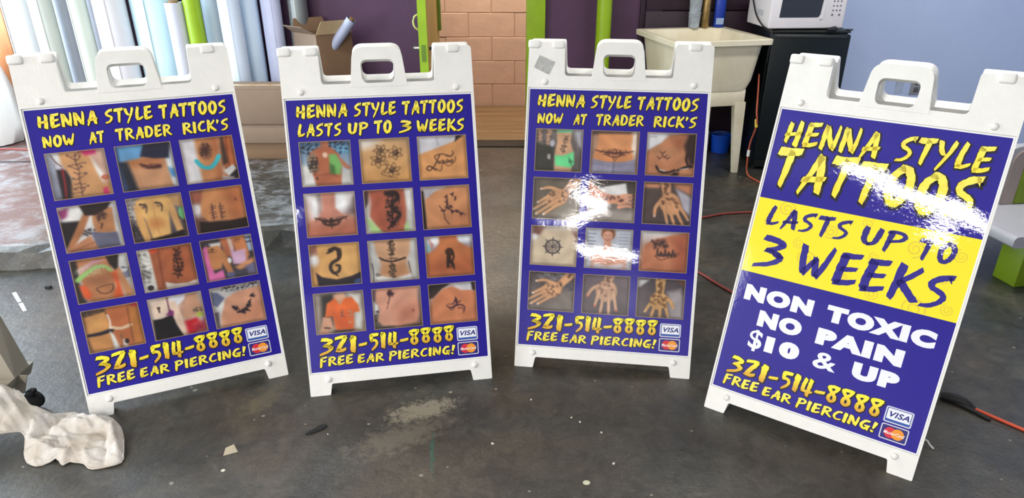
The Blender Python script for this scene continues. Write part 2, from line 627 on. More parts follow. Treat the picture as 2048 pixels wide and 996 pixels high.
def ink_poly(name, polys, depth):
    """list of (2-D polygon, colour) as one printed mesh"""
    co, fa, cl = [], [], []
    for lp, c in polys:
        k = len(co)
        for p in lp:
            co.append((p[0], depth, p[1]))
            cl.append(c)
        for t in tessellate_polygon([[Vector((p[0], p[1], 0)) for p in lp]]):
            a, b2, c2 = (Vector(co[k + i]) for i in t)
            if (b2 - a).cross(c2 - a).y > 0:
                t = (t[0], t[2], t[1])
            fa.append([k + i for i in t])
    return ink_mesh(name, co, fa, cl)


# brush lettering: every glyph is a set of brush strokes (points, start width, end width)
def S(pts, a=.19, b=.13):
    return (pts, a, b)


GLYPH = {
    'H': (.66, [S([(.17, .90), (.12, .5), (.07, .12)], .17, .12), S([(.56, 1.0), (.52, .5), (.46, .0)], .15, .19), S([(.02, .42), (.3, .47), (.6, .55)], .12, .12)]),
    'E': (.58, [S([(.20, .93), (.13, .5), (.08, .06)], .19, .18), S([(.10, .92), (.35, .94), (.56, .98)], .15, .14), S([(.14, .50), (.32, .53), (.50, .57)], .14, .11), S([(.06, .07), (.3, .10), (.54, .20)], .17, .11)]),
    'N': (.66, [S([(.14, .95), (.10, .5), (.06, .02)], .17, .15), S([(.15, .94), (.32, .45), (.46, .10)], .17, .15), S([(.62, 1.0), (.57, .5), (.48, .06)], .09, .16)]),
    'A': (.68, [S([(.46, .97), (.26, .45), (.05, -.06)], .17, .08), S([(.46, .97), (.52, .5), (.54, .02)], .18, .15), S([(.10, .30), (.36, .34), (.66, .40)], .13, .12)]),
    'S': (.60, [S([(.57, .98), (.36, .92), (.16, .76), (.17, .60), (.36, .50), (.46, .38), (.38, .20), (.20, .06), (.02, .03)], .15, .10), S([(.50, .99), (.53, .85)], .10, .03)]),
    'T': (.60, [S([(.02, .90), (.3, .91), (.60, .96)], .21, .16), S([(.36, .92), (.30, .5), (.22, -.02)], .18, .12)]),
    'Y': (.62, [S([(.08, .97), (.14, .65), (.26, .46)], .17, .13), S([(.60, 1.0), (.42, .5), (.10, -.14)], .15, .08)]),
    'L': (.52, [S([(.26, 1.0), (.14, .55), (.09, .10)], .15, .18), S([(.07, .09), (.28, .10), (.50, .22)], .17, .09)]),
    'O': (.66, [S([(.34, .94), (.15, .72), (.10, .36), (.20, .08), (.36, .08), (.52, .36), (.55, .68), (.46, .90), (.26, .96)], .17, .17)]),
    'W': (.84, [S([(.08, .95), (.10, .45), (.16, .08)], .15, .15), S([(.16, .08), (.32, .4), (.44, .62)], .15, .09), S([(.42, .62), (.45, .3), (.50, .06)], .14, .15), S([(.50, .06), (.66, .45), (.82, 1.02)], .16, .10)]),
    'R': (.66, [S([(.16, .95), (.12, .5), (.06, -.02)], .18, .14), S([(.08, .90), (.36, .94), (.54, .80), (.46, .60), (.18, .50)], .14, .12), S([(.26, .50), (.42, .26), (.62, .05)], .15, .12)]),
    'D': (.66, [S([(.16, .93), (.12, .5), (.08, .06)], .18, .17), S([(.06, .92), (.36, .92), (.56, .70), (.54, .36), (.36, .12), (.08, .06)], .14, .14)]),
    'I': (.26, [S([(.17, .98), (.13, .5), (.09, .0)], .19, .16)]),
    'C': (.58, [S([(.56, .92), (.34, .90), (.14, .62), (.10, .34), (.24, .12), (.54, .18)], .16, .11)]),
    'K': (.66, [S([(.20, 1.02), (.14, .5), (.06, -.02)], .18, .14), S([(.62, .98), (.40, .70), (.16, .46)], .11, .13), S([(.20, .52), (.42, .26), (.62, .02)], .16, .17)]),
    "'": (.22, [S([(.14, .98), (.05, .68)], .17, .08)]),
    'U': (.64, [S([(.14, .96), (.10, .5), (.12, .22), (.26, .08)], .17, .15), S([(.24, .08), (.42, .2), (.50, .5), (.58, .98)], .14, .16)]),
    'P': (.62, [S([(.18, .95), (.12, .5), (.04, -.10)], .17, .11), S([(.06, .90), (.36, .96), (.57, .82), (.48, .58), (.14, .42)], .15, .12)]),
    'F': (.58, [S([(.20, .93), (.12, .5), (.04, -.12)], .19, .13), S([(.10, .92), (.34, .94), (.58, .99)], .15, .13), S([(.14, .50), (.32, .53), (.50, .58)], .14, .10)]),
    'G': (.66, [S([(.58, .92), (.34, .90), (.14, .62), (.10, .32), (.26, .10), (.42, .18), (.54, .40)], .16, .14), S([(.32, .44), (.64, .46)], .12, .12), S([(.56, .44), (.50, .0)], .14, .09)]),
    '!': (.26, [S([(.22, 1.02), (.10, .36)], .21, .10), S([(.07, .14), (.06, .0)], .15, .14)]),
    '3': (.66, [S([(.16, .92), (.40, .90), (.60, .80), (.46, .64), (.24, .54)], .18, .11), S([(.24, .54), (.44, .50), (.60, .36), (.40, .14), (.02, -.02)], .14, .11), S([(.44, .50), (.60, .38)], .15, .16)]),
    '2': (.64, [S([(.06, .88), (.36, .95), (.56, .94)], .14, .16), S([(.56, .94), (.36, .56), (.14, .16)], .17, .16), S([(.08, .14), (.32, .10), (.52, .20)], .17, .12)]),
    '1': (.34, [S([(.20, .99), (.17, .5), (.13, .0)], .24, .18), S([(.04, .80), (.2, .98)], .08, .12)]),
    '5': (.58, [S([(.14, .93), (.32, .94), (.56, .96)], .17, .15), S([(.16, .94), (.14, .74), (.16, .56)], .16, .14), S([(.14, .58), (.36, .58), (.46, .42), (.38, .20), (.14, -.04)], .15, .10)]),
    '4': (.60, [S([(.20, .98), (.12, .6), (.09, .26)], .16, .15), S([(.08, .26), (.3, .24), (.58, .26)], .14, .10), S([(.46, 1.0), (.42, .5), (.36, -.02)], .17, .14)]),
    '8': (.58, [S([(.04, .88), (.26, .97), (.54, .95)], .16, .15), S([(.54, .95), (.38, .68), (.18, .44), (.14, .18), (.28, .04), (.42, .18), (.40, .40), (.26, .58), (.14, .74), (.06, .86)], .13, .13)]),
    '-': (.44, [S([(.02, .44), (.22, .45), (.42, .50)], .15, .14)]),
}


def stroke_strip(pts, wa, wb, grow, rg, sub=5):
    """quad strip of one brush stroke, rough-edged, with slanted ends"""
    p = catmull(pts, sub) if len(pts) > 2 else [np.array(pts[0], float) * (1 - t) + np.array(pts[1], float) * t for t in np.linspace(0, 1, 5)]
    n = len(p)
    out = []
    for i in range(n):
        d = p[min(i + 1, n - 1)] - p[max(i - 1, 0)]
        d = d / (np.linalg.norm(d) + 1e-9)
        nr = np.array((-d[1], d[0]))
        t = i / (n - 1)
        w = (wa * (1 - t) + wb * t) * (0.55 + 0.45 * min(1.0, 0.6 + 3 * min(t, 1 - t))) * 0.5 + grow
        l, r = w * (1 + rg.uniform(-.13, .13)), w * (1 + rg.uniform(-.13, .13))
        c = p[i]
        if i == 0:
            c = c - d * (0.03 + grow)
        if i == n - 1:
            c = c + d * (0.03 + grow)
        sl = d * 0.03 * (1 if i in (0, n - 1) else 0)
        out.append((c + nr * l + sl, c - nr * r - sl))
    return out


def brush_text(name, words, depth, fill, outline=None, seed=1, mode='yellow', fat=1.32):
    """words: (text, u0, u1, v0, v1). Fill strips and, below and to the lower right, a dark outline."""
    co, fa, cl = [], [], []
    rg = random.Random(seed)
    nz = lambda x, y: 0.5 + 0.5 * math.sin(x * 61 + 3 * math.sin(y * 47)) * math.sin(y * 83 + x * 29)
    for text, u0, u1, v0, v1 in words:
        gap = 0.10
        tot = sum(GLYPH[c][0] for c in text) + gap * (len(text) - 1)
        sx, sy = (u1 - u0) / tot, (v1 - v0)
        x = 0.0
        for ch in text:
            w, strokes = GLYPH[ch]
            dy = rg.uniform(-.03, .03)
            for layer in ((1, 0) if outline else (0,)):
                rg2 = random.Random(hash((seed, ord(ch), int(x * 100))) & 0xffff)
                for pts, a, b in strokes:
                    st = stroke_strip(pts, a * fat, b * fat, 0.05 if layer else 0.0, rg2)
                    k = len(co)
                    for l, r in st:
                        for q in (l, r):
                            ox, oy = (0.022, -0.03) if layer else (0, 0)
                            uu, vv = u0 + (x + q[0] + ox) * sx, v0 + (q[1] + oy + dy) * sy
                            co.append((uu, depth + (0.0003 if layer else 0), vv))
                            if layer:
                                cl.append(outline)
                            elif mode == 'yellow':
                                t = min(1, max(0, 1 - q[1]))
                                f = max(0, nz(uu * 1.6, vv * 1.6) * 1.5 - 0.75) * 0.55
                                cl.append((252 - 10 * f, 240 - 46 * f - 8 * t, 62 + 40 * (1 - t) - 20 * f))
                            elif mode == 'fade':
                                t = min(1, max(0, (0.95 - q[1]) * 1.1))
                                f = t ** 1.6
                                cl.append((250 - 34 * f, 238 - 78 * f, 62 - 16 * f))
                            else:
                                cl.append(fill)
                    for i in range(len(st) - 1):
                        fa.append((k + 2 * i, k + 2 * i + 1, k + 2 * i + 3, k + 2 * i + 2))
            x += w + gap
    return ink_mesh(name, co, fa, cl)


def type_text(name, items, depth, color, offset=0.0, shear=0.0):
    """heavy sans lettering; items: (text, u0, u1, v0, v1), every text stretched into its box"""
    co, fa = [], []
    for text, u0, u1, v0, v1 in items:
        cu = bpy.data.curves.new('type', 'FONT')
        cu.body = text
        cu.offset = offset
        cu.shear = shear
        cu.resolution_u = 4
        cu.space_character = 1.0 + offset * 2.6
        o = bpy.data.objects.new('type', cu)
        COL.objects.link(o)
        bpy.context.view_layer.update()
        me = bpy.data.meshes.new_from_object(o.evaluated_get(bpy.context.evaluated_depsgraph_get()))
        P = np.array([v.co[:] for v in me.vertices])
        lo, hi = P.min(0), P.max(0)
        k = len(co)
        for p in P:
            co.append((u0 + (p[0] - lo[0]) / (hi[0] - lo[0]) * (u1 - u0), depth, v0 + (p[1] - lo[1]) / (hi[1] - lo[1]) * (v1 - v0)))
        for f in me.polygons:
            fa.append([k + i for i in f.vertices])
        bpy.data.objects.remove(o)
        bpy.data.curves.remove(cu)
        bpy.data.meshes.remove(me)
    return ink_mesh(name, co, fa, [color] * len(co))


# printed photographs: a small painter working on a grid of mesh vertices (x right, y down, 0..1)
NX, NY = 84, 74
PX, PY = np.meshgrid(np.linspace(0, 1, NX), np.linspace(0, 1, NY))
ASP = 0.167 / 0.148


class Pic:
    def __init__(s, c0, c1=None, horiz=False, seed=0):
        s.r = np.random.RandomState(seed)
        t = (PX if horiz else PY)[..., None]
        s.i = np.array(c0, float) * (1 - t) + np.array(c1 or c0, float) * t

    def put(s, a, c):
        a = np.clip(a, 0, 1)[..., None]
        s.i = s.i * (1 - a) + np.array(c, float) * a
        return s

    def P(s, c, pts, b=.012, op=1.0):
        """soft-edged polygon"""
        d = np.full(PX.shape, 1e9)
        ins = np.zeros(PX.shape, bool)
        n = len(pts)
        for k in range(n):
            (x0, y0), (x1, y1) = pts[k], pts[(k + 1) % n]
            ex, ey = x1 - x0, y1 - y0
            t = np.clip(((PX - x0) * ex + (PY - y0) * ey) / (ex * ex + ey * ey + 1e-12), 0, 1)
            d = np.minimum(d, np.hypot(PX - x0 - t * ex, PY - y0 - t * ey))
            if y0 != y1:
                ins ^= ((y0 > PY) != (y1 > PY)) & (PX < (x1 - x0) * (PY - y0) / (y1 - y0) + x0)
        return s.put(op * (0.5 + np.where(ins, d, -d) / (2 * b)), c)

    def E(s, c, cx, cy, rx, ry, rot=0, b=.12, op=1.0):
        a = math.radians(rot)
        x, y = PX - cx, PY - cy
        u, v = x * math.cos(a) + y * math.sin(a), -x * math.sin(a) + y * math.cos(a)
        return s.put(op * (0.5 + (1 - np.hypot(u / rx, v / ry)) / (2 * b)), c)

    def L(s, c, pts, w=.02, b=.008, op=1.0, curve=True):
        """brush line, width may run from w[0] to w[1]"""
        p = catmull(pts, 5) if curve and len(pts) > 2 else [np.array(q, float) for q in pts]
        wa, wb = w if isinstance(w, tuple) else (w, w)
        a = np.zeros(PX.shape)
        n = len(p) - 1
        for k in range(n):
            (x0, y0), (x1, y1) = p[k], p[k + 1]
            ex, ey = x1 - x0, y1 - y0
            t = np.clip(((PX - x0) * ex + (PY - y0) * ey) / (ex * ex + ey * ey + 1e-12), 0, 1)
            ww = (wa + (wb - wa) * (k + t) / n) / 2
            a = np.maximum(a, 0.5 + (ww - np.hypot(PX - x0 - t * ex, PY - y0 - t * ey)) / (2 * b))
        return s.put(op * np.clip(a, 0, 1), c)

    def N(s, c, cx, cy, rx, ry, amt=.8, sc=9, rot=0):
        """mottled patch"""
        a = math.radians(rot)
        x, y = PX - cx, PY - cy
        u, v = x * math.cos(a) + y * math.sin(a), -x * math.sin(a) + y * math.cos(a)
        ph = s.r.uniform(0, 6.28, 6)
        n = np.sin(u * sc * 6 + ph[0] + 2 * np.sin(v * sc * 5 + ph[1])) * np.sin(v * sc * 7 + ph[2] + 2 * np.sin(u * sc * 4 + ph[3]))
        m = np.clip((1.15 - np.hypot(u / rx, v / ry)) * 3, 0, 1)
        return s.put(m * np.clip(n * 1.2 + .35, 0, 1) * amt, c)

    def vine(s, p0, p1, n=7, size=.09, c=(58, 38, 30), w=.012):
        d = np.array(p1, float) - np.array(p0, float)
        nr = np.array((-d[1], d[0])) / np.linalg.norm(d)
        pts = [np.array(p0) + d * t + nr * s.r.uniform(-.025, .025) for t in np.linspace(0, 1, 6)]
        s.L(c, pts, w)
        for k in range(n):
            q = np.array(p0) + d * (k + .4) / n
            for sg in (-1, 1):
                a = s.r.uniform(.5, 1.1)
                e = q + nr * sg * size * a + d / np.linalg.norm(d) * size * s.r.uniform(-.9, .2)
                m = (q + e) / 2 + s.r.uniform(-.02, .02, 2)
                s.L(c, [q, m, e], (w * 1.3, w * .5))
                s.L(c, [e, e + s.r.uniform(-.035, .035, 2)], w)
                if k % 2:
                    s.E(c, *e, .024, .018, s.r.uniform(0, 180), .5, .7)
        return s

    def tribal(s, cx, cy, w, h, c=(52, 34, 32), sym=True, n=7, lw=.03):
        for k in range(n):
            x = s.r.uniform(.05, 1) * w
            y = s.r.uniform(-1, 1) * h
            q = [(x * .35, y * .3), (x * .7, y), (x, y * .4 + s.r.uniform(-.4, .4) * h)]
            for sg in ((-1, 1) if sym else (s.r.choice((-1, 1)),)):
                s.L(c, [(cx + sg * u, cy + v) for u, v in q], (lw, lw * .35))
        s.N(c, cx, cy, w * .6, h * .7, .8, 9)
        return s

    def scroll(s, cx, cy, r, c=(58, 40, 34), turns=1.6, w=.014, ph=0.0, sg=1):
        p = [(cx + r * (1 - t * .85) * math.cos(ph + sg * t * turns * 6.28), cy + r * (1 - t * .85) * math.sin(ph + sg * t * turns * 6.28)) for t in np.linspace(0, 1, 14)]
        return s.L(c, p, w)

    def hand(s, wrist, arm, ang, L, skin, nails=(236, 214, 206), spread=15, thumb=-1, ink=(74, 50, 38), dens=18, fat=1.0):
        """open hand seen from above: forearm, palm, four fingers and a thumb, with henna lines"""
        wx, wy = wrist
        f = lambda a, r: np.array((wx + r * math.cos(math.radians(a)), wy + r * math.sin(math.radians(a))))
        dk = tuple(v * .74 for v in skin)
        s.L(dk, [arm, wrist], (.235 * fat, .165 * fat), .012, 1, False)
        s.L(skin, [arm, wrist], (.21 * fat, .14 * fat), .02, 1, False)
        pc = f(ang, L * .26)
        s.E(dk, *pc, L * .33, L * .265 * fat, ang, .06)
        s.E(skin, *pc, L * .31, L * .24 * fat, ang, .1)
        for k, (da, ln) in enumerate(((-1.5, .86), (-.5, 1.0), (.5, .97), (1.5, .78))):
            a = ang + da * spread
            b0 = pc + (f(ang + 90, 1) - np.array(wrist)) * da * L * .115
            e = f(a, L * ln)
            s.L(dk, [b0, e], (.082 * fat, .058 * fat), .008, 1, False)
            s.L(skin, [b0, e], (.066 * fat, .044 * fat), .01, 1, False)
            s.E(nails, *(e + (e - b0) * .02), .030, .020, a, .3)
        t1, t2 = f(ang + thumb * 58, L * .42), f(ang + thumb * 46, L * .66)
        s.L(dk, [f(ang + thumb * 60, L * .12), t1, t2], (.10 * fat, .058 * fat), .008)
        s.L(skin, [f(ang + thumb * 60, L * .12), t1, t2], (.085 * fat, .046 * fat), .01)
        s.E(nails, *t2, .026, .018, ang + thumb * 46, .3)
        av = np.array(arm, float)
        for k in range(dens):
            t = s.r.uniform(0, .95)
            q = np.array(wrist) * (1 - t) + av * t if k % 2 else pc + s.r.uniform(-.10, .10, 2) * L * 2.0
            q = q + s.r.uniform(-.035, .035, 2)
            s.scroll(q[0], q[1], s.r.uniform(.022, .042), ink, 1.2, .013, s.r.uniform(0, 6), s.r.choice((-1, 1)))
        return s

    def done(s, name, u0, u1, v0, v1, depth):
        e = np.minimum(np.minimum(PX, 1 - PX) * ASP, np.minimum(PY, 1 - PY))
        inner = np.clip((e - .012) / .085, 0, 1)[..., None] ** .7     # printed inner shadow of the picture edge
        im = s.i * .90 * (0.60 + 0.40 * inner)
        k = np.array((1, 2, 1)) / 4                                     # photographic softness
        for ax in (0, 1):
            pad = np.pad(im, [(1, 1) if a == ax else (0, 0) for a in range(3)], 'edge')
            im = sum(k[q] * np.take(pad, range(q, q + im.shape[ax]), ax) for q in range(3))
        ph = s.r.uniform(0, 6.28, 6)
        im = im * (1 + .07 * np.sin(PX * 7 + ph[0] + 2 * np.sin(PY * 5 + ph[1])) * np.sin(PY * 8 + ph[2] + 2 * np.sin(PX * 6 + ph[3])))[..., None]
        im = im * (1 + s.r.normal(0, .018, im.shape[:2])[..., None])
        fr = np.clip((.016 - e) / .006, 0, 1)[..., None]
        im = im * (1 - fr) + np.array((178, 150, 112)) * fr
        co = np.stack([u0 + PX * (u1 - u0), np.full(PX.shape, depth), v1 - PY * (v1 - v0)], -1).reshape(-1, 3)
        idx = np.arange(NX * NY).reshape(NY, NX)
        fa = np.stack([idx[:-1, :-1], idx[1:, :-1], idx[1:, 1:], idx[:-1, 1:]], -1).reshape(-1, 4)
        return ink_mesh(name, co, fa, im.reshape(-1, 3))


SK = (214, 158, 108)      # skin tones of the prints
SK2 = (196, 128, 84)
SK3 = (168, 94, 62)
TAT = (58, 38, 34)


def photos_a():
    o = []
    # back with a long flower vine
    p = Pic((176, 180, 196), (130, 132, 150), seed=1)
    p.P((236, 236, 240), [(.1, 0), (.3, 0), (.3, .3), (.16, .34)], .03)
    p.P((206, 168, 150), [(.6, 0), (1, 0), (1, 1), (.75, 1)], .03).P((238, 238, 238), [(.70, .06), (.80, .30), (.93, .62), (.86, .70), (.68, .3)], .03)
    p.P((44, 36, 40), [(.14, .36), (.32, .38), (.40, 1), (.14, 1)], .02).L((150, 40, 48), [(.24, .36), (.23, .7), (.2, 1)], .035)
    p.P(SK, [(.22, -.1), (.70, -.1), (.78, .4), (.92, 1.1), (.28, 1.1), (.36, .55), (.24, .25)], .03)
    p.P((206, 150, 96), [(.8, .8), (1, .7), (1, 1), (.8, 1)], .05).P((206, 48, 110), [(.56, -.02), (.86, -.02), (.84, .10), (.66, .12)], .03)
    p.E((196, 110, 82), .92, .62, .07, .06).P((214, 58, 110), [(.84, .86), (.92, .82), (.94, 1), (.84, 1)], .02)
    p.L((110, 66, 66), [(.1, .05), (.16, .2), (.24, .3)], .02)
    p.vine((.5, .06), (.46, .95), 9, .13, (82, 56, 62), .014)
    o.append(p)
    # lower back under a dark top
    p = Pic((74, 104, 160), (54, 76, 120), seed=2)
    p.P((226, 232, 238), [(.78, 0), (1, 0), (1, 1), (.86, 1)], .04).P((96, 160, 214), [(.82, .52), (1, .62), (1, .8), (.9, .78)], .03)
    p.P((206, 152, 112), [(.12, .3), (.84, .26), (.92, 1.1), (.22, 1.1)], .03).P((188, 122, 78), [(.12, .28), (.8, .26), (.8, .5), (.2, .5)], .08)
    p.P((36, 40, 52), [(.02, .34), (.18, .36), (.28, 1.02), (.1, 1.02)], .04)
    p.P((104, 160, 206), [(.06, 0), (.56, 0), (.40, .30), (.04, .34)], .03).P((38, 38, 60), [(.52, -.02), (1, -.02), (.92, .36), (.66, .34), (.42, .26)], .025)
    p.L((92, 52, 48), [(.40, .44), (.55, .52), (.72, .52)], (.05, .09), .02).N((66, 34, 34), .57, .50, .17, .06, .8, 8)
    o.append(p)
    # shin with a turquoise strap
    p = Pic((226, 222, 228), (236, 232, 232), seed=3)
    p.P((196, 110, 66), [(.80, -.02), (1.02, -.02), (1.02, 1.02), (.72, 1.02)], .02).L((150, 78, 44), [(.88, 0), (.84, .7)], .03)
    p.P((66, 50, 44), [(.74, 0), (.82, 0), (.84, .6), (.70, .7)], .03)
    p.P((206, 140, 92), [(.28, -.05), (.76, -.05), (.70, .5), (.72, 1.1), (.30, 1.1), (.28, .5)], .04)
    p.P((178, 108, 70), [(.55, -.05), (.74, -.05), (.70, .5), (.70, 1.1), (.6, 1.1)], .09)
    p.N(TAT, .45, .30, .12, .20, .95, 7).E((84, 54, 48), .45, .30, .10, .17, 0, .4, .7)
    p.L((66, 186, 200), [(.25, .50), (.34, .64), (.48, .68), (.60, .58), (.68, .44)], .085, .01)
    p.P((40, 34, 36), [(.78, .72), (1, .70), (1, 1), (.8, 1)], .02).P((226, 224, 220), [(.72, .78), (.92, .66), (.98, .76), (.80, .92)], .015).P((190, 184, 184), [(.68, .9), (.9, .94), (.9, 1), (.66, 1)], .02)
    o.append(p)
    # seated bather leaning on one arm
    p = Pic((206, 206, 208), (226, 224, 222), seed=4)
    p.P((150, 60, 110), [(0, .08), (.22, .02), (.26, .2), (.04, .26)], .03).P((236, 234, 230), [(.2, 0), (.42, 0), (.34, .34), (.1, .36)], .04)
    p.P((34, 28, 30), [(0, .32), (.34, .34), (.18, .78), (0, .9)], .03).N((60, 50, 54), .46, .62, .16, .10, .9, 6)
    p.P((176, 116, 78), [(.42, .18), (.54, .2), (.34, .62), (.12, .92), (.02, .9)], .02)
    p.P((190, 130, 88), [(.56, .16), (.92, .12), (.90, .68), (.56, .66), (.54, .4)], .02)
    p.P((40, 30, 28), [(.36, -.02), (.94, -.02), (.84, .14), (.62, .26), (.44, .24)], .02)
    p.P((104, 104, 126), [(.48, .60), (.70, .66), (.92, .68), (.94, 1.02), (.52, 1.02)], .02)
    p.P((188, 128, 92), [(.02, .92), (.46, .68), (.56, 1.02), (.02, 1.02)], .02).L((150, 92, 64), [(.1, .96), (.5, .84)], .02, .02)
    p.N(TAT, .72, .34, .10, .15, .9, 7).E((70, 48, 44), .71, .28, .09, .08, 0, .5, .6).L(TAT, [(.7, .45), (.66, .56)], .02)
    o.append(p)
    # bare back of a man
    p = Pic((150, 140, 138), (70, 60, 66), seed=5)
    p.N((230, 226, 224), .08, .3, .14, .3, .9, 6).N((40, 34, 40), .1, .8, .16, .25, .9, 6).N((46, 36, 36), .92, .7, .14, .3, .9, 5)
    p.P((206, 160, 112), [(.6, -.02), (1.0, .04), (1.02, .34), (.72, .22)], .03)
    p.P((232, 182, 112), [(.16, .08), (.36, -.02), (.68, -.02), (.80, .14), (.72, .42), (.68, .92), (.34, .96), (.28, .5), (.18, .3)], .02)
    p.P((226, 172, 106), [(.12, .16), (.22, .2), (.28, .6), (.32, 1.02), (.20, 1.02), (.12, .6)], .02).P((220, 168, 108), [(.70, .14), (.82, .2), (.92, .84), (.80, .86), (.74, .5)], .02)
    p.E((116, 198, 130), .96, .46, .07, .14, 0, .1)
    p.P((34, 26, 26), [(.30, .96), (.68, .90), (.92, .84), (.92, 1.02), (.3, 1.02)], .02).E((214, 118, 62), .46, .62, .12, .10, 0, .8, .6)
    for x in (.30, .58):
        p.L((92, 72, 66), [(x - .06, .16), (x, .18), (x + .04, .24), (x + .02, .36)], (.05, .02)).N((80, 60, 58), x, .20, .06, .07, .8, 8)
    p.L((206, 146, 90), [(.47, .1), (.46, .5), (.48, .9)], .012, .02)
    o.append(p)
    # hip with two written signs
    p = Pic((120, 84, 76), (120, 84, 70), seed=6)
    p.E((226, 218, 222), .06, .44, .16, .16, 0, .5).E((160, 92, 74), .12, .16, .18, .14, 0, .4)
    p.P((204, 138, 90), [(.26, -.02), (1.02, -.02), (1.02, .9), (.6, .76), (.26, .74), (.14, .6), (.16, .36)], .03)
    p.P((186, 112, 72), [(.6, -.02), (1.02, -.02), (1.02, .8), (.7, .75)], .14)
    p.P((42, 30, 28), [(.08, .72), (.26, .76), (.6, .79), (1.02, .76), (1.02, 1.02), (.06, 1.02)], .02)
    for x in (.37, .53):
        for k in range(5):
            p.L((70, 46, 48), [(x - .05 + p.r.uniform(-.02, .02), .44 + k * .06), (x + .06, .42 + k * .06 + p.r.uniform(-.03, .03))], .016)
        p.L((70, 46, 48), [(x, .36), (x - .01, .72)], .02)
    p.E((110, 58, 50), .84, .32, .018, .03, 0, .6)
    o.append(p)
    # back in a green bikini, orange towel
    p = Pic((220, 220, 214), (200, 198, 206), seed=7)
    p.P((54, 46, 44), [(0, 0), (.22, 0), (.1, .5), (.16, 1), (0, 1)], .04)
    p.N((60, 64, 84), .90, .38, .14, .08, .9, 4).P((120, 124, 150), [(.74, .44), (1, .42), (1, .56), (.78, .58)], .02)
    p.P((186, 124, 84), [(.12, -.02), (.70, -.02), (.70, .5), (.66, 1.02), (.24, 1.02), (.14, .6)], .02)
    p.P((196, 138, 96), [(.72, .3), (.82, .3), (1.0, .98), (.84, 1.02)], .03)
    p.P((206, 152, 158), [(.1, .22), (.4, .06), (.62, .1), (.4, .16), (.14, .34)], .02)
    p.L((150, 196, 112), [(.08, .46), (.26, .32), (.44, .22), (.60, .26), (.70, .42)], (.10, .05), .014).N((206, 226, 180), .36, .28, .3, .14, .5, 9)
    p.P((44, 34, 32), [(.62, -.02), (.86, -.02), (.80, .3), (.74, .36), (.66, .2)], .02)
    p.P((222, 92, 50), [(.08, .58), (.20, .60), (.26, .82), (.20, .96), (.12, .86)], .03).P((226, 96, 48), [(.66, .38), (.76, .36), (.80, .98), (.60, 1.02), (.70, .7)], .03)
    p.L(TAT, [(.36, .72), (.42, .82), (.52, .85), (.62, .80), (.66, .68)], .016).L(TAT, [(.36, .70), (.5, .67), (.66, .66)], .012).E((120, 72, 56), .5, .5, .2, .1, 0, .8, .4)
    o.append(p)
    # side with a climbing vine
    p = Pic((226, 224, 216), (214, 212, 206), seed=8)
    p.N((60, 54, 54), .08, .4, .12, .4, .6, 4).E((50, 44, 44), .12, .9, .06, .06)
    p.P((160, 92, 62), [(.22, -.02), (1.02, -.02), (1.02, 1.02), (.24, 1.02)], .02).P((178, 98, 62), [(.42, .0), (.9, .0), (.9, .8), (.5, .8)], .16)
    p.P((226, 84, 50), [(.20, -.02), (.42, -.02), (.34, .10), (.26, .12)], .03).L((120, 60, 42), [(.38, .1), (.36, .9)], .02, .03)
    p.P((216, 206, 196), [(.40, .82), (.58, .90), (.80, .92), (1.02, .86), (1.02, .96), (.7, 1.02), (.40, 1.0)], .015)
    p.N((50, 30, 26), .70, .42, .10, .32, .95, 8, 8).vine((.72, .1), (.66, .78), 7, .09, (52, 30, 28), .022)
    o.append(p)
    # two bathers in pink tops seen from behind
    p = Pic((70, 62, 66), (80, 70, 72), seed=9)
    p.P((230, 228, 226), [(.18, .1), (.4, .1), (.34, .3), (.2, .26)], .03).P((170, 190, 220), [(.86, .0), (1, .0), (1, .4), (.9, .4)], .03).L((50, 50, 60), [(.84, .08), (1, .08)], .03).L((50, 50, 60), [(.84, .18), (1, .18)], .03)
    p.P((190, 112, 78), [(.38, -.02), (.66, -.02), (.6, .5), (.44, .44)], .03).P((206, 130, 84), [(.62, .02), (.86, .0), (.90, .5), (.84, .62), (.66, .5)], .02)
    p.P((216, 176, 206), [(.54, .06), (.60, .06), (.62, .36), (.84, .34), (.82, .72), (.56, .66)], .025).P((226, 196, 176), [(.52, .02), (.6, .02), (.62, .3), (.56, .3)], .02)
    p.P((212, 148, 104), [(.58, .74), (.84, .62), (1, .56), (.98, .70), (.66, .84)], .03).P((112, 108, 140), [(.78, .76), (1, .68), (1, .96), (.8, .98)], .03).P((74, 72, 84), [(.5, .80), (.8, .84), (.8, 1), (.5, 1)], .03)
    p.P((198, 132, 86), [(.08, .18), (.34, .16), (.46, .4), (.54, .86), (.44, .92), (.36, .6), (.32, .72), (.12, .74)], .02)
    p.P((232, 118, 178), [(.02, .2), (.12, .14), (.12, .6), (.18, .82), (.34, .76), (.36, 1.0), (.04, 1.0)], .02)
    p.P((104, 108, 146), [(.40, .86), (.54, .84), (.54, 1.0), (.40, 1.0)], .02).N(TAT, .22, .28, .09, .06, .95, 8).N(TAT, .72, .12, .05, .06, .95, 8).E((236, 236, 236), .50, .56, .035, .07)
    o.append(p)
    # three bathers from the waist down
    p = Pic((96, 70, 54), (150, 104, 74), seed=10)
    p.N((56, 44, 46), .2, .08, .2, .08, .9, 6)
    p.P((204, 142, 84), [(.04, .16), (.40, .10), (.46, .4), (.44, .62), (.42, 1.02), (.10, 1.02), (.02, .6)], .02).P((216, 160, 96), [(.1, .2), (.34, .2), (.36, .46), (.1, .5)], .1)
    p.P((188, 108, 66), [(.42, -.02), (.82, -.02), (.82, .5), (.76, 1.02), (.62, 1.02), (.62, .66), (.58, .7), (.6, 1.02), (.50, 1.02), (.46, .5)], .02)
    p.P((184, 116, 60), [(.82, -.02), (1.02, -.02), (1.02, 1.02), (.78, 1.02), (.80, .5)], .02).P((196, 58, 66), [(.86, -.02), (1.0, -.02), (1.0, .1), (.88, .08)], .03)
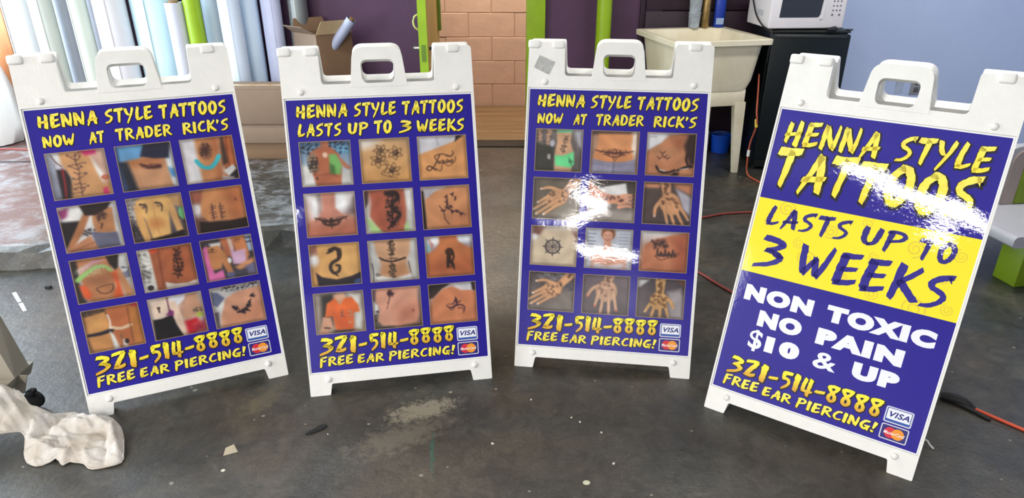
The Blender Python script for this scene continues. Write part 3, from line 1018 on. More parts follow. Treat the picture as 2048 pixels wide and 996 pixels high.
    p.L((38, 34, 44), [(.06, .58), (.26, .58), (.46, .54)], (.07, .09), .01).L((228, 196, 160), [(.46, .48), (.62, .54), (.80, .50)], .07, .01)
    p.P((234, 232, 228), [(.42, .56), (.48, .66), (.54, .98), (.44, 1.0)], .02).L((240, 226, 216), [(.44, .18), (.46, .34), (.44, .5)], .03).L((120, 70, 44), [(.80, .1), (.79, .9)], .015, .02)
    p.P((222, 214, 206), [(.62, .8), (.70, .84), (.68, 1.0), (.60, .96)], .02).E((44, 34, 34), .68, .86, .04, .06)
    o.append(p)
    # woman in a black dress, red flowers
    p = Pic((214, 208, 204), (190, 170, 160), seed=11)
    p.P((228, 204, 184), [(.02, .06), (.36, .04), (.36, .44), (.06, .52)], .03).P((204, 154, 124), [(.66, .02), (.92, .0), (.98, .5), (.62, .66), (.52, .4)], .04)
    p.P((232, 232, 240), [(.40, -.02), (.72, -.02), (.66, .16), (.46, .28)], .02).P((190, 150, 130), [(.62, .2), (.7, .1), (.6, .5), (.54, .5)], .03)
    p.P((236, 206, 182), [(.36, .10), (.50, .14), (.58, .6), (.66, 1.02), (.52, 1.02), (.44, .6)], .02)
    p.P((24, 20, 24), [(.04, .50), (.20, .50), (.40, .44), (.44, .7), (.54, 1.02), (.02, 1.02)], .015).P((124, 50, 110), [(.28, .44), (.38, .32), (.44, .38), (.42, .48)], .015).L((104, 44, 70), [(.36, .02), (.36, .36)], .022)
    p.P((206, 30, 44), [(.60, .66), (.84, .62), (.88, .8), (.74, 1.0), (.62, .98)], .04).N((236, 90, 90), .86, .84, .16, .14, .95, 7).P((150, 30, 50), [(.7, .82), (1.0, .66), (1.0, 1.0), (.7, 1.0)], .06, .6)
    p.E((186, 196, 84), .90, .56, .07, .06).N((60, 70, 50), .88, .44, .1, .06, .8, 7).L(TAT, [(.18, .24), (.18, .34)], .03).E(TAT, .18, .24, .03, .03)
    o.append(p)
    # shoulder with a wide dark band
    p = Pic((196, 194, 194), (214, 208, 200), seed=12)
    p.N((50, 44, 48), .6, .06, .4, .1, .9, 6).P((106, 112, 142), [(.02, .10), (.14, .12), (.26, .28), (.10, .48), (.02, .4)], .015).P((236, 234, 230), [(.08, .5), (.24, .34), (.24, .6), (.14, .66)], .02).P((84, 74, 84), [(.02, .6), (.1, .6), (.08, 1), (.02, 1)], .03)
    p.P((222, 162, 130), [(.28, .30), (.5, .18), (1.02, .12), (1.02, 1.02), (.10, 1.02), (.14, .7)], .02).P((206, 140, 108), [(.3, .7), (1.02, .5), (1.02, 1.02), (.2, 1.02)], .2)
    for k in range(34):
        t = p.r.uniform(0, 1)
        x, y = .42 + t * .42, .58 - .16 * (t - .3) ** 2 * 4 + .12 * math.sin(t * 3.1) + p.r.uniform(-.05, .05)
        p.L((52, 40, 46), [(x - .03, y), (x + p.r.uniform(-.03, .05), y + p.r.uniform(-.08, .07))], (.045, .015))
    o.append(p)
    return o


def photos_b():
    o = []
    # man holding a green float
    p = Pic((90, 130, 170), (224, 222, 216), seed=21)
    p.N((30, 34, 44), .5, .16, .6, .16, .9, 5).N((110, 190, 230), .8, .2, .3, .1, .8, 6).P((230, 228, 222), [(0, .5), (.2, .56), (.3, 1), (0, 1)], .05).P((214, 212, 206), [(.8, .7), (1, .66), (1, 1), (.8, 1)], .05)
    p.E((196, 118, 88), .50, .06, .08, .12)
    p.P((184, 106, 74), [(.20, .24), (.40, .12), (.62, .14), (.76, .3), (.80, .62), (.76, 1.02), (.28, 1.02), (.22, .7)], .02)
    p.P((186, 118, 92), [(.70, .3), (.80, .4), (.98, .62), (.92, .66), (.74, .52)], .02)
    p.P((150, 122, 98), [(.14, .34), (.30, .22), (.34, .66), (.20, .68)], .03).N((30, 26, 28), .25, .5, .11, .24, .95, 7)
    p.P((116, 176, 96), [(.56, .30), (.70, .30), (.80, .54), (.76, .76), (.58, .72)], .02).P((72, 116, 60), [(.56, .5), (.66, .56), (.66, .76), (.56, .72)], .03)
    p.E((236, 196, 170), .49, .31, .05, .06).L((150, 80, 56), [(.3, .76), (.55, .74), (.7, .8)], .02, .02).E(TAT, .3, .82, .02, .03)
    o.append(p)
    # large rose outlines
    p = Pic((206, 168, 128), (204, 146, 84), seed=22)
    p.E((228, 222, 216), .16, .1, .24, .12, -18, .6).E((226, 172, 110), .55, .6, .5, .4, 0, .9, .6)
    c = (82, 58, 44)
    for cx, cy, r in ((.42, .28, .13), (.70, .34, .14), (.36, .50, .15), (.62, .72, .15)):
        for k in range(6):
            a = k * 1.05 + cx * 9
            p.L(c, [(cx + r * .5 * math.cos(a), cy + r * .5 * math.sin(a)), (cx + r * 1.15 * math.cos(a + .4), cy + r * 1.15 * math.sin(a + .4)), (cx + r * .7 * math.cos(a + 1.1), cy + r * .7 * math.sin(a + 1.1))], .013)
        p.scroll(cx, cy, r * .5, (60, 40, 34), 1.7, .016, cx * 7).N((50, 34, 30), cx, cy, r * .5, r * .5, .9, 8)
    p.L(c, [(.5, .5), (.55, .55), (.52, .66), (.40, .78), (.52, .86), (.7, .9)], .012)
    o.append(p)
    # shoulder with a flourish of script
    p = Pic((206, 204, 208), (216, 150, 96), seed=23)
    p.P((224, 222, 228), [(.02, .0), (.8, .0), (.74, .16), (.4, .28), (.02, .4)], .03).L((170, 170, 178), [(.4, .05), (.42, .22)], .02, .02)
    p.P((226, 160, 102), [(.0, .42), (.4, .28), (.76, .14), (.92, .02), (1.02, .04), (1.02, 1.02), (.0, 1.02)], .02).P((44, 36, 40), [(.80, .0), (.96, .0), (.86, .08), (.76, .16)], .015)
    p.L(TAT, [(.58, .46), (.66, .48), (.72, .42), (.70, .36)], (.03, .012)).L(TAT, [(.44, .44), (.40, .52), (.32, .68), (.22, .78), (.16, .74), (.22, .68), (.34, .78)], (.02, .028)).L(TAT, [(.36, .54), (.34, .46), (.48, .42), (.60, .46)], .018)
    for x in (.42, .50, .58, .66):
        p.scroll(x, .62 - (x - .4) * .12, .045, TAT, 1.1, .02, x * 8)
    p.L(TAT, [(.34, .74), (.44, .80), (.5, .62), (.6, .70), (.74, .60), (.76, .5)], .014)
    o.append(p)
    # nape with a wing band
    p = Pic((220, 214, 214), (200, 130, 106), seed=24)
    p.P((120, 100, 96), [(.18, .0), (.34, .0), (.3, .46), (.2, .5)], .06).P((90, 70, 76), [(.74, .3), (.98, .2), (1, .5), (.8, .5)], .1)
    p.E((250, 250, 250), .70, .22, .2, .24, 0, .5).E((246, 244, 244), .2, .3, .08, .3, 0, .6)
    p.P((206, 138, 116), [(.34, -.02), (.62, -.02), (.60, .36), (.72, .50), (1.02, .60), (1.02, 1.02), (.0, 1.02), (.0, .70), (.26, .54), (.36, .36)], .03)
    p.P((184, 108, 84), [(.0, .76), (1.02, .7), (1.02, 1.02), (.0, 1.02)], .12)
    for sg in (-1, 1):
        p.L(TAT, [(.5, .66), (.5 + sg * .16, .62), (.5 + sg * .32, .56)], (.07, .02)).L(TAT, [(.5, .74), (.5 + sg * .12, .72), (.5 + sg * .2, .62)], (.05, .015)).L((90, 60, 58), [(.5 + sg * .1, .58), (.5 + sg * .24, .56), (.5 + sg * .3, .64)], .016)
    p.L(TAT, [(.5, .6), (.5, .82)], (.05, .02)).N(TAT, .5, .68, .18, .1, .9, 8)
    o.append(p)
    # flank with a dark dragon shape
    p = Pic((206, 204, 202), (214, 212, 206), seed=25)
    p.P((40, 34, 36), [(.02, .0), (.12, .0), (.08, .3), (.02, .4)], .03).P((236, 234, 232), [(.84, .0), (1.0, .0), (1.0, .6), (.88, .5)], .03)
    p.P((182, 100, 74), [(.12, -.02), (.82, -.02), (.84, .5), (.80, 1.02), (.3, 1.02), (.1, .6), (.16, .3)], .03).P((166, 86, 64), [(.1, -.02), (.4, -.02), (.4, .9), (.2, .7)], .12)
    p.P((178, 214, 140), [(.02, .62), (.12, .7), (.36, 1.02), (.1, 1.02)], .03).P((180, 216, 150), [(.78, .86), (.86, .74), (.88, .98), (.76, 1.0)], .03)
    p.L((44, 28, 30), [(.46, .10), (.64, .10), (.68, .22), (.56, .34), (.60, .5), (.70, .6), (.58, .76), (.46, .90)], (.10, .05), .02).N((40, 26, 28), .58, .46, .16, .42, .95, 9).vine((.58, .1), (.52, .88), 6, .1, (48, 30, 30), .03)
    o.append(p)
    # flower spray
    p = Pic((190, 160, 140), (206, 144, 98), seed=26)
    p.P((196, 190, 200), [(.02, .02), (.5, .02), (.3, .12), (.1, .3)], .04).P((30, 24, 26), [(.0, .1), (.05, .1), (.08, 1), (.0, 1)], .02)
    p.P((214, 148, 102), [(.1, .3), (.3, .12), (.6, .04), (1.02, .02), (1.02, 1.02), (.08, 1.02)], .03).P((192, 124, 86), [(.6, .7), (1.02, .5), (1.02, 1.02), (.3, 1.02)], .2)
    for x, y in ((.52, .26), (.64, .20), (.52, .38), (.70, .30), (.44, .58), (.52, .52), (.62, .62), (.72, .62), (.80, .68), (.60, .48)):
        for k in range(4):
            a = p.r.uniform(0, 6.28)
            p.L((66, 42, 44), [(x, y), (x + .055 * math.cos(a), y + .055 * math.sin(a))], (.035, .012))
    p.L((66, 42, 44), [(.52, .4), (.56, .54), (.74, .64), (.88, .70)], .018).L((66, 42, 44), [(.36, .46), (.44, .60), (.46, .76), (.54, .90)], .018).L((66, 42, 44), [(.54, .3), (.5, .5)], .02)
    o.append(p)
    # lower back with a curled serpent
    p = Pic((206, 160, 110), (204, 146, 86), seed=27)
    p.E((246, 244, 244), .06, .36, .14, .14, 0, .5).P((150, 96, 84), [(.02, .0), (.2, .0), (.16, .22), (.02, .26)], .06)
    p.P((222, 168, 102), [(.16, -.02), (1.02, -.02), (1.02, .72), (.7, .86), (.3, .86), (.14, .7), (.2, .4)], .03).E((240, 190, 120), .74, .4, .1, .4, 0, .9, .6)
    p.P((36, 30, 40), [(.10, .66), (.22, .78), (.5, .86), (.8, .80), (1.02, .70), (1.02, 1.02), (.14, 1.02)], .015).P((60, 90, 150), [(.84, .92), (1, .84), (1, 1), (.84, 1)], .02)
    p.L((52, 38, 36), [(.42, .16), (.52, .12), (.60, .20), (.58, .36), (.44, .46), (.40, .58), (.46, .70), (.56, .66), (.58, .54), (.52, .52)], (.09, .05), .012).L((52, 38, 36), [(.36, .22), (.46, .18)], .04).L((52, 38, 36), [(.46, .70), (.54, .78)], (.06, .02))
    for k in range(10):
        p.L((52, 38, 36), [(.56, .14 + k * .025), (.56 + .08 * (1 if k < 6 else .2), .12 + k * .03)], (.03, .01))
    o.append(p)
    # full back with a line of ornaments
    p = Pic((206, 204, 204), (196, 192, 186), seed=28)
    p.L((40, 34, 38), [(.06, .55), (.08, .8), (.06, 1)], .016).L((40, 34, 38), [(.8, .55), (.84, .9)], .016)
    p.P((214, 166, 128), [(.12, -.02), (.88, -.02), (.84, .3), (.74, .6), (.80, .86), (.5, .94), (.2, .84), (.26, .6), (.16, .3)], .03).P((196, 140, 100), [(.26, .56), (.74, .56), (.8, .86), (.5, .92), (.22, .84)], .08)
    p.P((232, 230, 226), [(.14, .84), (.34, .90), (.5, .95), (.76, .88), (.84, .84), (.84, 1.02), (.14, 1.02)], .02)
    p.N((60, 46, 40), .48, .20, .06, .2, .95, 8).vine((.48, .04), (.47, .40), 6, .05, (60, 46, 40), .016).L((44, 34, 36), [(.22, .42), (.34, .50), (.48, .53), (.62, .50), (.74, .46)], (.03, .04)).N((40, 30, 30), .48, .48, .24, .05, .8, 9)
    p.N((60, 50, 40), .47, .74, .07, .17, .95, 8).vine((.47, .58), (.46, .92), 6, .06, (66, 54, 44), .016)
    p.scroll(.16, .82, .05, (40, 34, 34), 1.2, .014)
    o.append(p)
    # nape with a dark feather shape
    p = Pic((160, 170, 190), (184, 104, 66), seed=29)
    p.E((244, 244, 246), .22, .12, .16, .12, 0, .5).E((236, 240, 246), .8, .10, .18, .1, 0, .5).P((150, 190, 200), [(.02, .1), (.1, .2), (.14, .4), (.02, .5)], .03).P((190, 120, 110), [(.08, .04), (.18, .2), (.14, .3)], .03)
    p.P((198, 120, 76), [(.30, -.02), (.66, -.02), (.70, .16), (.86, .28), (1.02, .36), (1.02, 1.02), (.0, 1.02), (.0, .42), (.2, .32), (.3, .16)], .03).P((176, 98, 62), [(.0, .6), (1.02, .6), (1.02, 1.02), (.0, 1.02)], .2)
    p.E((54, 34, 28), .50, .40, .085, .095, 0, .12).E((120, 74, 54), .50, .40, .045, .05, 0, .2).scroll(.5, .4, .05, (50, 30, 26), 1.5, .016).L((56, 36, 30), [(.57, .42), (.58, .54), (.54, .66)], (.05, .03)).L((58, 38, 32), [(.48, .52), (.46, .66), (.44, .78)], (.10, .04)).L((58, 38, 32), [(.5, .62), (.56, .72), (.58, .84)], (.09, .02)).N((50, 32, 28), .50, .66, .08, .14, .9, 9)
    o.append(p)
    # boy in an orange T-shirt
    p = Pic((150, 140, 134), (170, 150, 130), seed=30)
    p.P((44, 38, 36), [(.16, .06), (.42, .04), (.34, .8), (.12, .96)], .05).P((228, 222, 214), [(.70, .02), (.92, .1), (.94, .7), (.8, .5)], .06).P((206, 210, 206), [(.80, .5), (.94, .5), (.90, .94), (.78, .9)], .04)
    p.P((222, 170, 140), [(.40, .06), (.62, .02), (.66, .18), (.56, .30), (.42, .22)], .03).P((200, 150, 120), [(.44, .2), (.58, .2), (.56, .32), (.48, .32)], .03)
    p.P((236, 108, 46), [(.26, .26), (.42, .14), (.52, .32), (.62, .16), (.76, .14), (.88, .34), (.90, .52), (.78, .52), (.74, .94), (.40, .92), (.36, .58), (.20, .58)], .02).P((206, 78, 30), [(.4, .5), (.74, .5), (.74, .94), (.42, .9)], .1, .5)
    p.P((214, 158, 128), [(.16, .58), (.32, .60), (.34, .84), (.20, 1.02), (.06, 1.02)], .02).L(TAT, [(.18, .84), (.28, .86)], .03).N((80, 70, 80), .56, .52, .06, .1, .8, 7).N((170, 160, 150), .7, .62, .05, .18, .9, 6).P((50, 40, 40), [(.38, .92), (.76, .94), (.7, 1.02), (.3, 1.02)], .03)
    o.append(p)
    # side of the belly with a small blossom
    p = Pic((176, 160, 160), (80, 76, 66), seed=31)
    p.P((90, 70, 84), [(.02, .02), (.12, .04), (.1, .3), (.02, .3)], .04).P((240, 240, 240), [(.02, .3), (.12, .4), (.1, .6), (.02, .62)], .03).N((26, 24, 28), .08, .66, .08, .14, .95, 5).N((40, 44, 34), .5, .98, .5, .06, .9, 6)
    p.P((222, 160, 134), [(.10, -.02), (.96, -.02), (.92, .4), (.96, .62), (.88, .88), (.5, .95), (.18, .92), (.08, .78), (.14, .5), (.06, .28)], .03).P((200, 130, 104), [(.5, .5), (.94, .4), (.9, .86), (.5, .94)], .16)
    p.N((70, 44, 50), .38, .14, .08, .09, .9, 8).tribal(.38, .14, .1, .1, (64, 40, 48), False, 9, .03).L((84, 54, 54), [(.36, .22), (.34, .32), (.32, .40), (.28, .52)], (.02, .01)).L((84, 54, 54), [(.34, .32), (.3, .38)], .01).E((150, 86, 74), .82, .60, .025, .04, 0, .6)
    o.append(p)
    # shoulder blade with a swirl
    p = Pic((206, 206, 210), (192, 112, 78), seed=32)
    p.P((40, 34, 34), [(.0, .0), (.5, .0), (.3, .12), (.1, .34), (.0, .36)], .02).P((220, 222, 230), [(.5, .0), (.9, .0), (.92, .22), (.66, .2)], .02).P((54, 44, 48), [(.9, .0), (1, .0), (1, .24), (.92, .22)], .02)
    p.P((212, 132, 92), [(.10, .36), (.30, .14), (.5, .08), (.68, .2), (1.02, .24), (1.02, 1.02), (.0, 1.02), (.0, .6)], .025).E((226, 148, 104), .5, .56, .4, .3, 0, .9, .5)
    c = (76, 44, 54)
    p.L(c, [(.36, .54), (.44, .62), (.56, .56), (.58, .44)], (.02, .05)).L(c, [(.40, .52), (.50, .52), (.56, .40)], (.015, .04)).L(c, [(.52, .58), (.66, .56), (.74, .64), (.70, .78)], (.05, .012)).L(c, [(.60, .64), (.68, .64), (.72, .72)], (.03, .012)).L(c, [(.56, .36), (.60, .50), (.66, .46)], .025).scroll(.46, .62, .06, c, 1.0, .016)
    o.append(p)
    return o


def photos_c():
    o = []
    # bather in mint green swimwear
    p = Pic((120, 110, 104), (90, 84, 80), seed=41)
    p.P((206, 158, 128), [(.05, .0), (.14, .0), (.12, .3), (.05, .3)], .02).P((206, 158, 128), [(.22, .0), (.34, .0), (.30, .38), (.24, .38)], .02).N((60, 60, 64), .2, .2, .16, .2, .6, 5)
    p.P((60, 58, 50), [(.0, .34), (.40, .42), (.40, 1), (.0, 1)], .04).P((196, 190, 190), [(.27, .6), (.33, .6), (.33, .72), (.27, .7)], .02)
    p.P((196, 196, 206), [(.80, .0), (1.0, .0), (1.0, .5), (.90, .4)], .05).P((110, 100, 104), [(.84, .3), (1.0, .5), (1.0, .8)], .05).E((190, 192, 204), .36, .34, .05, .08, 0, .3)
    p.P((216, 168, 132), [(.44, .04), (.76, .04), (.74, .3), (.82, .54), (.78, 1.02), (.42, 1.02), (.42, .56), (.46, .3)], .02)
    p.P((134, 214, 166), [(.44, -.02), (.80, -.02), (.76, .08), (.46, .09)], .02).P((112, 226, 150), [(.42, .62), (.60, .62), (.82, .52), (.84, .82), (.76, .90), (.44, .86)], .015)
    p.vine((.66, .16), (.58, .56), 6, .05, (90, 70, 64), .014).scroll(.76, .74, .05, (40, 90, 60), 1.2, .016).L((40, 90, 60), [(.72, .66), (.78, .84)], .014)
    o.append(p)
    # lower back, jeans
    p = Pic((196, 150, 120), (150, 130, 128), seed=42)
    p.P((96, 74, 66), [(.0, .0), (1, .0), (1, .06), (.5, .12), (.0, .10)], .03).E((252, 240, 226), .90, .3, .08, .34, 0, .5).P((150, 96, 70), [(.96, .0), (1, .0), (1, 1), (.96, 1)], .03)
    p.P((232, 152, 98), [(.16, .08), (.86, .06), (.84, .36), (.90, .60), (.88, .74), (.08, .72), (.06, .6), (.14, .36)], .03).E((244, 176, 124), .5, .3, .3, .18, 0, .9, .5)
    p.P((150, 146, 170), [(.06, .66), (.28, .72), (.5, .74), (.76, .70), (.94, .64), (.96, 1.02), (.04, 1.02)], .02).L((110, 106, 130), [(.5, .74), (.5, 1)], .03, .02).L((120, 116, 140), [(.08, .78), (.5, .82), (.94, .76)], .012).N((176, 174, 194), .3, .88, .3, .1, .5, 6)
    for sg in (-1, 1):
        p.L((96, 60, 52), [(.5, .52), (.5 + sg * .2, .50), (.5 + sg * .40, .46)], (.05, .02)).L((96, 60, 52), [(.5, .42), (.5 + sg * .1, .52), (.5 + sg * .24, .56)], .018).L((96, 60, 52), [(.5, .62), (.5 + sg * .14, .56), (.5 + sg * .1, .44)], .018).L((96, 60, 52), [(.5 + sg * .22, .44), (.5 + sg * .3, .52)], .018)
    p.N((84, 50, 44), .5, .52, .22, .10, .9, 9).L((96, 60, 52), [(.46, .6), (.52, .7), (.56, .6)], .014)
    o.append(p)
    # collarbone with small birds
    p = Pic((206, 200, 200), (150, 100, 74), seed=43)
    p.P((232, 230, 234), [(.0, .0), (.42, .0), (.3, .24), (.0, .44)], .03).L((150, 146, 150), [(.06, .10), (.2, .1)], .014)
    p.P((196, 130, 92), [(.0, .46), (.3, .24), (.46, .06), (.84, -.02), (1.02, .1), (1.02, 1.02), (.0, 1.02)], .03).P((172, 106, 74), [(.5, .1), (.78, .1), (.7, .4), (.56, .3)], .08).E((206, 150, 110), .4, .5, .2, .14, 0, .9, .6)
    p.P((54, 34, 30), [(.84, .04), (1.02, -.02), (1.02, .7), (.9, .74), (.82, .5), (.76, .3)], .04).L((54, 34, 30), [(.86, .4), (.82, .6), (.9, .8)], .05)
    p.L((36, 26, 28), [(.22, .78), (.30, .90), (.46, .92), (.6, .86)], (.04, .05)).L((214, 200, 196), [(.30, .86), (.40, .88)], .03).L((30, 24, 26), [(.66, .86), (.82, .78), (.94, .76)], (.05, .06)).L((222, 214, 212), [(.70, .84), (.9, .80)], .018).P((36, 26, 26), [(.5, 1), (.6, .9), (.7, .92), (.66, 1)], .02)
    for x, y in ((.34, .46), (.38, .54), (.28, .58), (.44, .58)):
        p.L((80, 48, 42), [(x - .05, y - .02), (x, y + .02), (x + .05, y - .03)], .018).L((80, 48, 42), [(x, y + .02), (x - .01, y + .05)], .014)
    o.append(p)
    # henna hand on a grey table
    p = Pic((96, 86, 78), (124, 112, 98), seed=44)
    p.N((140, 130, 112), .5, .1, .6, .14, .6, 9).P((140, 130, 116), [(.6, .5), (1, .4), (1, 1), (.4, 1)], .1).N((44, 42, 54), .9, .34, .12, .12, .9, 6)
    p.hand((.68, .36), (.96, -.02), 143, .78, (226, 172, 128), (240, 220, 210), 9, 1, (82, 58, 50), 20)
    o.append(p)
    # henna wrist over white paper
    p = Pic((66, 58, 54), (150, 140, 134), seed=45)
    p.P((236, 234, 232), [(.20, .2), (.78, .06), (.86, .5), (.3, .5)], .02).P((170, 160, 152), [(0, .72), (1, .74), (1, 1), (0, 1)], .06)
    p.L((222, 150, 118), [(-.05, .16), (.2, .38), (.5, .46)], (.30, .2), .02).L((226, 160, 126), [(.4, .45), (.7, .46)], .2, .02)
    for k, y in enumerate((.36, .44, .53, .62)):
        p.L((230, 166, 134), [(.66, y + .02), (.82, y - .02), (.94, y)], (.08, .055), .012).E((90, 40, 50), .95, y, .025, .02)
    for k in range(14):
        p.scroll(p.r.uniform(.3, .72), p.r.uniform(.38, .54), .03, (90, 60, 60), 1.2, .014, k)
    o.append(p)
    # henna hand pointing down, white sleeve
    p = Pic((90, 74, 68), (84, 70, 68), seed=46)
    p.P((206, 140, 104), [(0, .04), (.36, .04), (.3, .14), (0, .14)], .03).P((196, 130, 98), [(.6, .02), (1, .02), (1, .3), (.66, .12)], .04).P((196, 192, 206), [(.66, .14), (1, .34), (1, .8), (.82, .6)], .04)
    p.hand((.48, .30), (.44, -.05), 68, .84, (224, 164, 120), (230, 206, 200), 12, 1, (88, 56, 42), 24)
    o.append(p)
    # chest with a ship's wheel
    p = Pic((214, 206, 196), (202, 186, 164), seed=47)
    p.P((126, 84, 74), [(.02, .0), (.3, .0), (.26, .18), (.14, .34), (.04, .2)], .05).E((240, 238, 236), .08, .3, .1, .08, 0, .4).P((170, 130, 116), [(.84, .1), (1, .1), (1, .6)], .05)
    p.P((216, 196, 168), [(.28, .1), (.84, .08), (1.02, .5), (1.02, 1.02), (.0, 1.02), (.02, .5)], .05)
    c = (60, 52, 62)
    p.L(c, [(.48 + .15 * math.cos(a), .52 + .165 * math.sin(a)) for a in np.linspace(0, 6.3, 20)], .034).L(c, [(.48 + .10 * math.cos(a), .52 + .11 * math.sin(a)) for a in np.linspace(0, 6.3, 16)], .012)
    for k in range(8):
        a = k * .785
        p.L(c, [(.48 + .15 * math.cos(a), .52 + .165 * math.sin(a)), (.48 + .21 * math.cos(a), .52 + .23 * math.sin(a))], .02).L(c, [(.48, .52), (.48 + .14 * math.cos(a), .52 + .15 * math.sin(a))], .008)
    p.N(c, .48, .52, .08, .09, .6, 8)
    o.append(p)
    # smiling woman before a menu board
    p = Pic((196, 202, 214), (206, 206, 216), seed=48)
    for k in range(5):
        p.L((110, 114, 130), [(.05, .14 + k * .09), (.22 - (k % 2) * .04, .14 + k * .09)], .02)
        p.L((120, 124, 140), [(.72, .12 + k * .08), (.9, .12 + k * .08)], .014)
    p.E((150, 96, 70), .48, .12, .15, .17, 0, .15).P((222, 158, 130), [(.40, .3), (.54, .3), (.56, .5), (.76, .58), (.90, .76), (.86, 1.02), (.16, 1.02), (.14, .72), (.28, .56), (.40, .5)], .03)
    p.E((226, 166, 140), .47, .20, .10, .15, 0, .12).L((140, 70, 60), [(.42, .26), (.47, .29), (.52, .26)], .016).E((90, 60, 56), .43, .16, .014, .010, 0, .5).E((90, 60, 56), .51, .16, .014, .010, 0, .5).L((190, 130, 108), [(.47, .17), (.475, .22)], .012)
    p.P((226, 216, 220), [(.2, .86), (.5, .92), (.82, .84), (.84, 1.02), (.18, 1.02)], .04).N((120, 84, 90), .70, .66, .06, .05, .8, 8)
    o.append(p)
    # shoulder with butterfly and script
    p = Pic((222, 222, 222), (180, 104, 74), seed=49)
    p.P((196, 122, 88), [(.10, .34), (.3, .2), (.6, .1), (1.02, .0), (1.02, 1.02), (.0, 1.02), (.04, .6)], .03).E((212, 140, 104), .45, .6, .3, .3, 0, .9, .5).P((168, 92, 66), [(.7, .1), (1.02, .0), (1.02, 1.02), (.8, 1.02)], .12)
    c = (62, 44, 46)
    p.E((100, 72, 66), .46, .26, .10, .06, -50, .3, .7).E((100, 72, 66), .36, .32, .08, .05, 30, .3, .7).E((110, 78, 70), .54, .36, .07, .05, -10, .3, .6).N(c, .42, .32, .16, .14, .9, 9).L(c, [(.24, .22), (.32, .34), (.3, .44)], .03).L(c, [(.22, .26), (.36, .3)], .02)
    for k, x in enumerate((.40, .48, .56, .64, .72)):
        p.L(c, [(x - .05, .62), (x - .03, .44 + (k % 2) * .06), (x, .6), (x + .04, .5)], .022).scroll(x, .58, .035, c, 1.0, .018, k)
    p.L(c, [(.32, .6), (.44, .7), (.6, .64), (.76, .6), (.82, .5)], .014)
    o.append(p)
    # second hand on the table
    p = Pic((84, 74, 76), (118, 108, 104), seed=50)
    p.N((196, 200, 214), .48, .1, .3, .12, .6, 11).P((128, 118, 112), [(.66, .5), (1, .3), (1, 1), (.4, 1)], .1).N((60, 60, 80), .9, .28, .12, .2, .9, 7)
    p.hand((.66, .34), (.94, -.02), 145, .76, (224, 168, 124), (242, 224, 214), 9, 1, (84, 60, 54), 22)
    o.append(p)
    # hand with red nails
    p = Pic((112, 96, 104), (84, 74, 80), seed=51)
    p.hand((.52, .18), (.6, -.1), 92, .84, (222, 174, 142), (214, 84, 80), 13, 1, (120, 84, 74), 20, 1.05)
    o.append(p)
    # densely painted hand
    p = Pic((70, 60, 68), (96, 84, 88), seed=52)
    p.P((206, 204, 206), [(0, .06), (.26, .04), (.06, .24), (0, .24)], .03).P((170, 160, 164), [(.64, .34), (.9, .24), (1, .5), (1, 1), (.7, 1)], .06).P((110, 66, 50), [(.8, .02), (1, .02), (1, .2)], .04)
    p.hand((.48, .38), (.48, -.05), 96, .70, (216, 164, 104), (226, 190, 160), 17, -1, (104, 66, 34), 44)
    o.append(p)
    return o


COLS = ((-.277, -.110), (-.082, .085), (.111, .278))
ROWS = ((.712, .860), (.543, .690), (.376, .519), (.211, .353))


def rect(u0, u1, v0, v1):
    return [(u0, v0), (u1, v0), (u1, v1), (u0, v1)]


def rrect(u0, u1, v0, v1, r):
    return round_poly(rect(u0, u1, v0, v1), r, 4)


def card_meshes():
    a = ink_poly('card_logo', [(rrect(.200, .2735, .1445, .193, .006), (214, 214, 226)), ], -.0008)
    parts = [a]
    b = ink_poly('card_face', [(rrect(.2035, .270, .148, .1895, .003), (44, 84, 166)), (rrect(.206, .268, .1555, .1875, .002), (236, 238, 246))], -.0010)
    # the white panel lies over the blue foot
    for i, v in enumerate(b.vertices):
        if i >= 20:
            v.co.y -= .0002
    t = type_text('card_lettering', [('VISA', .212, .2655, .1625, .1800)], -.0014, (38, 48, 128), .03, .25)
    c = ink_poly('card_logo', [(rrect(.200, .2735, .0925, .1395, .006), (214, 214, 226))], -.0008)
    d = ink_poly('card_face', [(rrect(.203, .2705, .0955, .1365, .004), (44, 40, 118))], -.0010)
    circ = lambda cx, cy, r: [(cx + r * math.cos(k * .2618), cy + r * math.sin(k * .2618)) for k in range(24)]
    e = ink_poly('card_roundels', [(circ(.2270, .116, .0165), (214, 44, 62)), (circ(.2470, .116, .0165), (240, 152, 48))], -.0012)
    for i, v in enumerate(e.vertices):
        if i >= 24:
            v.co.y -= .0001
    f = type_text('card_lettering', [('MasterCard', .2095, .2655, .1105, .1205)], -.0016, (244, 240, 240), .012, .25)
    return [(a, [b, t]), (c, [d, e, f])]


# ------------------------------------------------------------------ A-frame signs
M_plastic = mat('white_moulded_plastic', (238, 237, 232), 0.42, var=0.03, vscale=14, bump=0.12, bscale=180)
LEAN = 0.33650
TL = math.tan(LEAN)

outline = [(-.315, 0), (-.247, 0), (-.240, .038), (.240, .038), (.247, 0), (.315, 0), (.315, 1.155), (.190, 1.155), (.187, 1.042), (-.187, 1.042), (-.190, 1.155), (-.315, 1.155)]
rads = [.004, .004, .006, .006, .004, .004, .012, .008, .014, .014, .008, .012]
bm = extrude_outline([round_poly(outline, rads), [(-.3095, .0765), (-.3095, 1.0005), (.3095, 1.0005), (.3095, .0765)]], -.004, .036, TL)
add_box(bm, -.3099, .3099, .002, .022, .0760, 1.0010)
ME_frame = bpy.data.meshes.new('front_panel')
bmesh.ops.recalc_face_normals(bm, faces=bm.faces[:])
bm.to_mesh(ME_frame)
bm.free()
ME_frame.materials.append(M_plastic)
hout = [(-.094, 1.030), (.094, 1.030), (.090, 1.06), (.079, 1.158), (-.079, 1.158), (-.090, 1.06)]
hin = [(-.053, 1.041), (-.056, 1.117), (.056, 1.117), (.053, 1.041)]
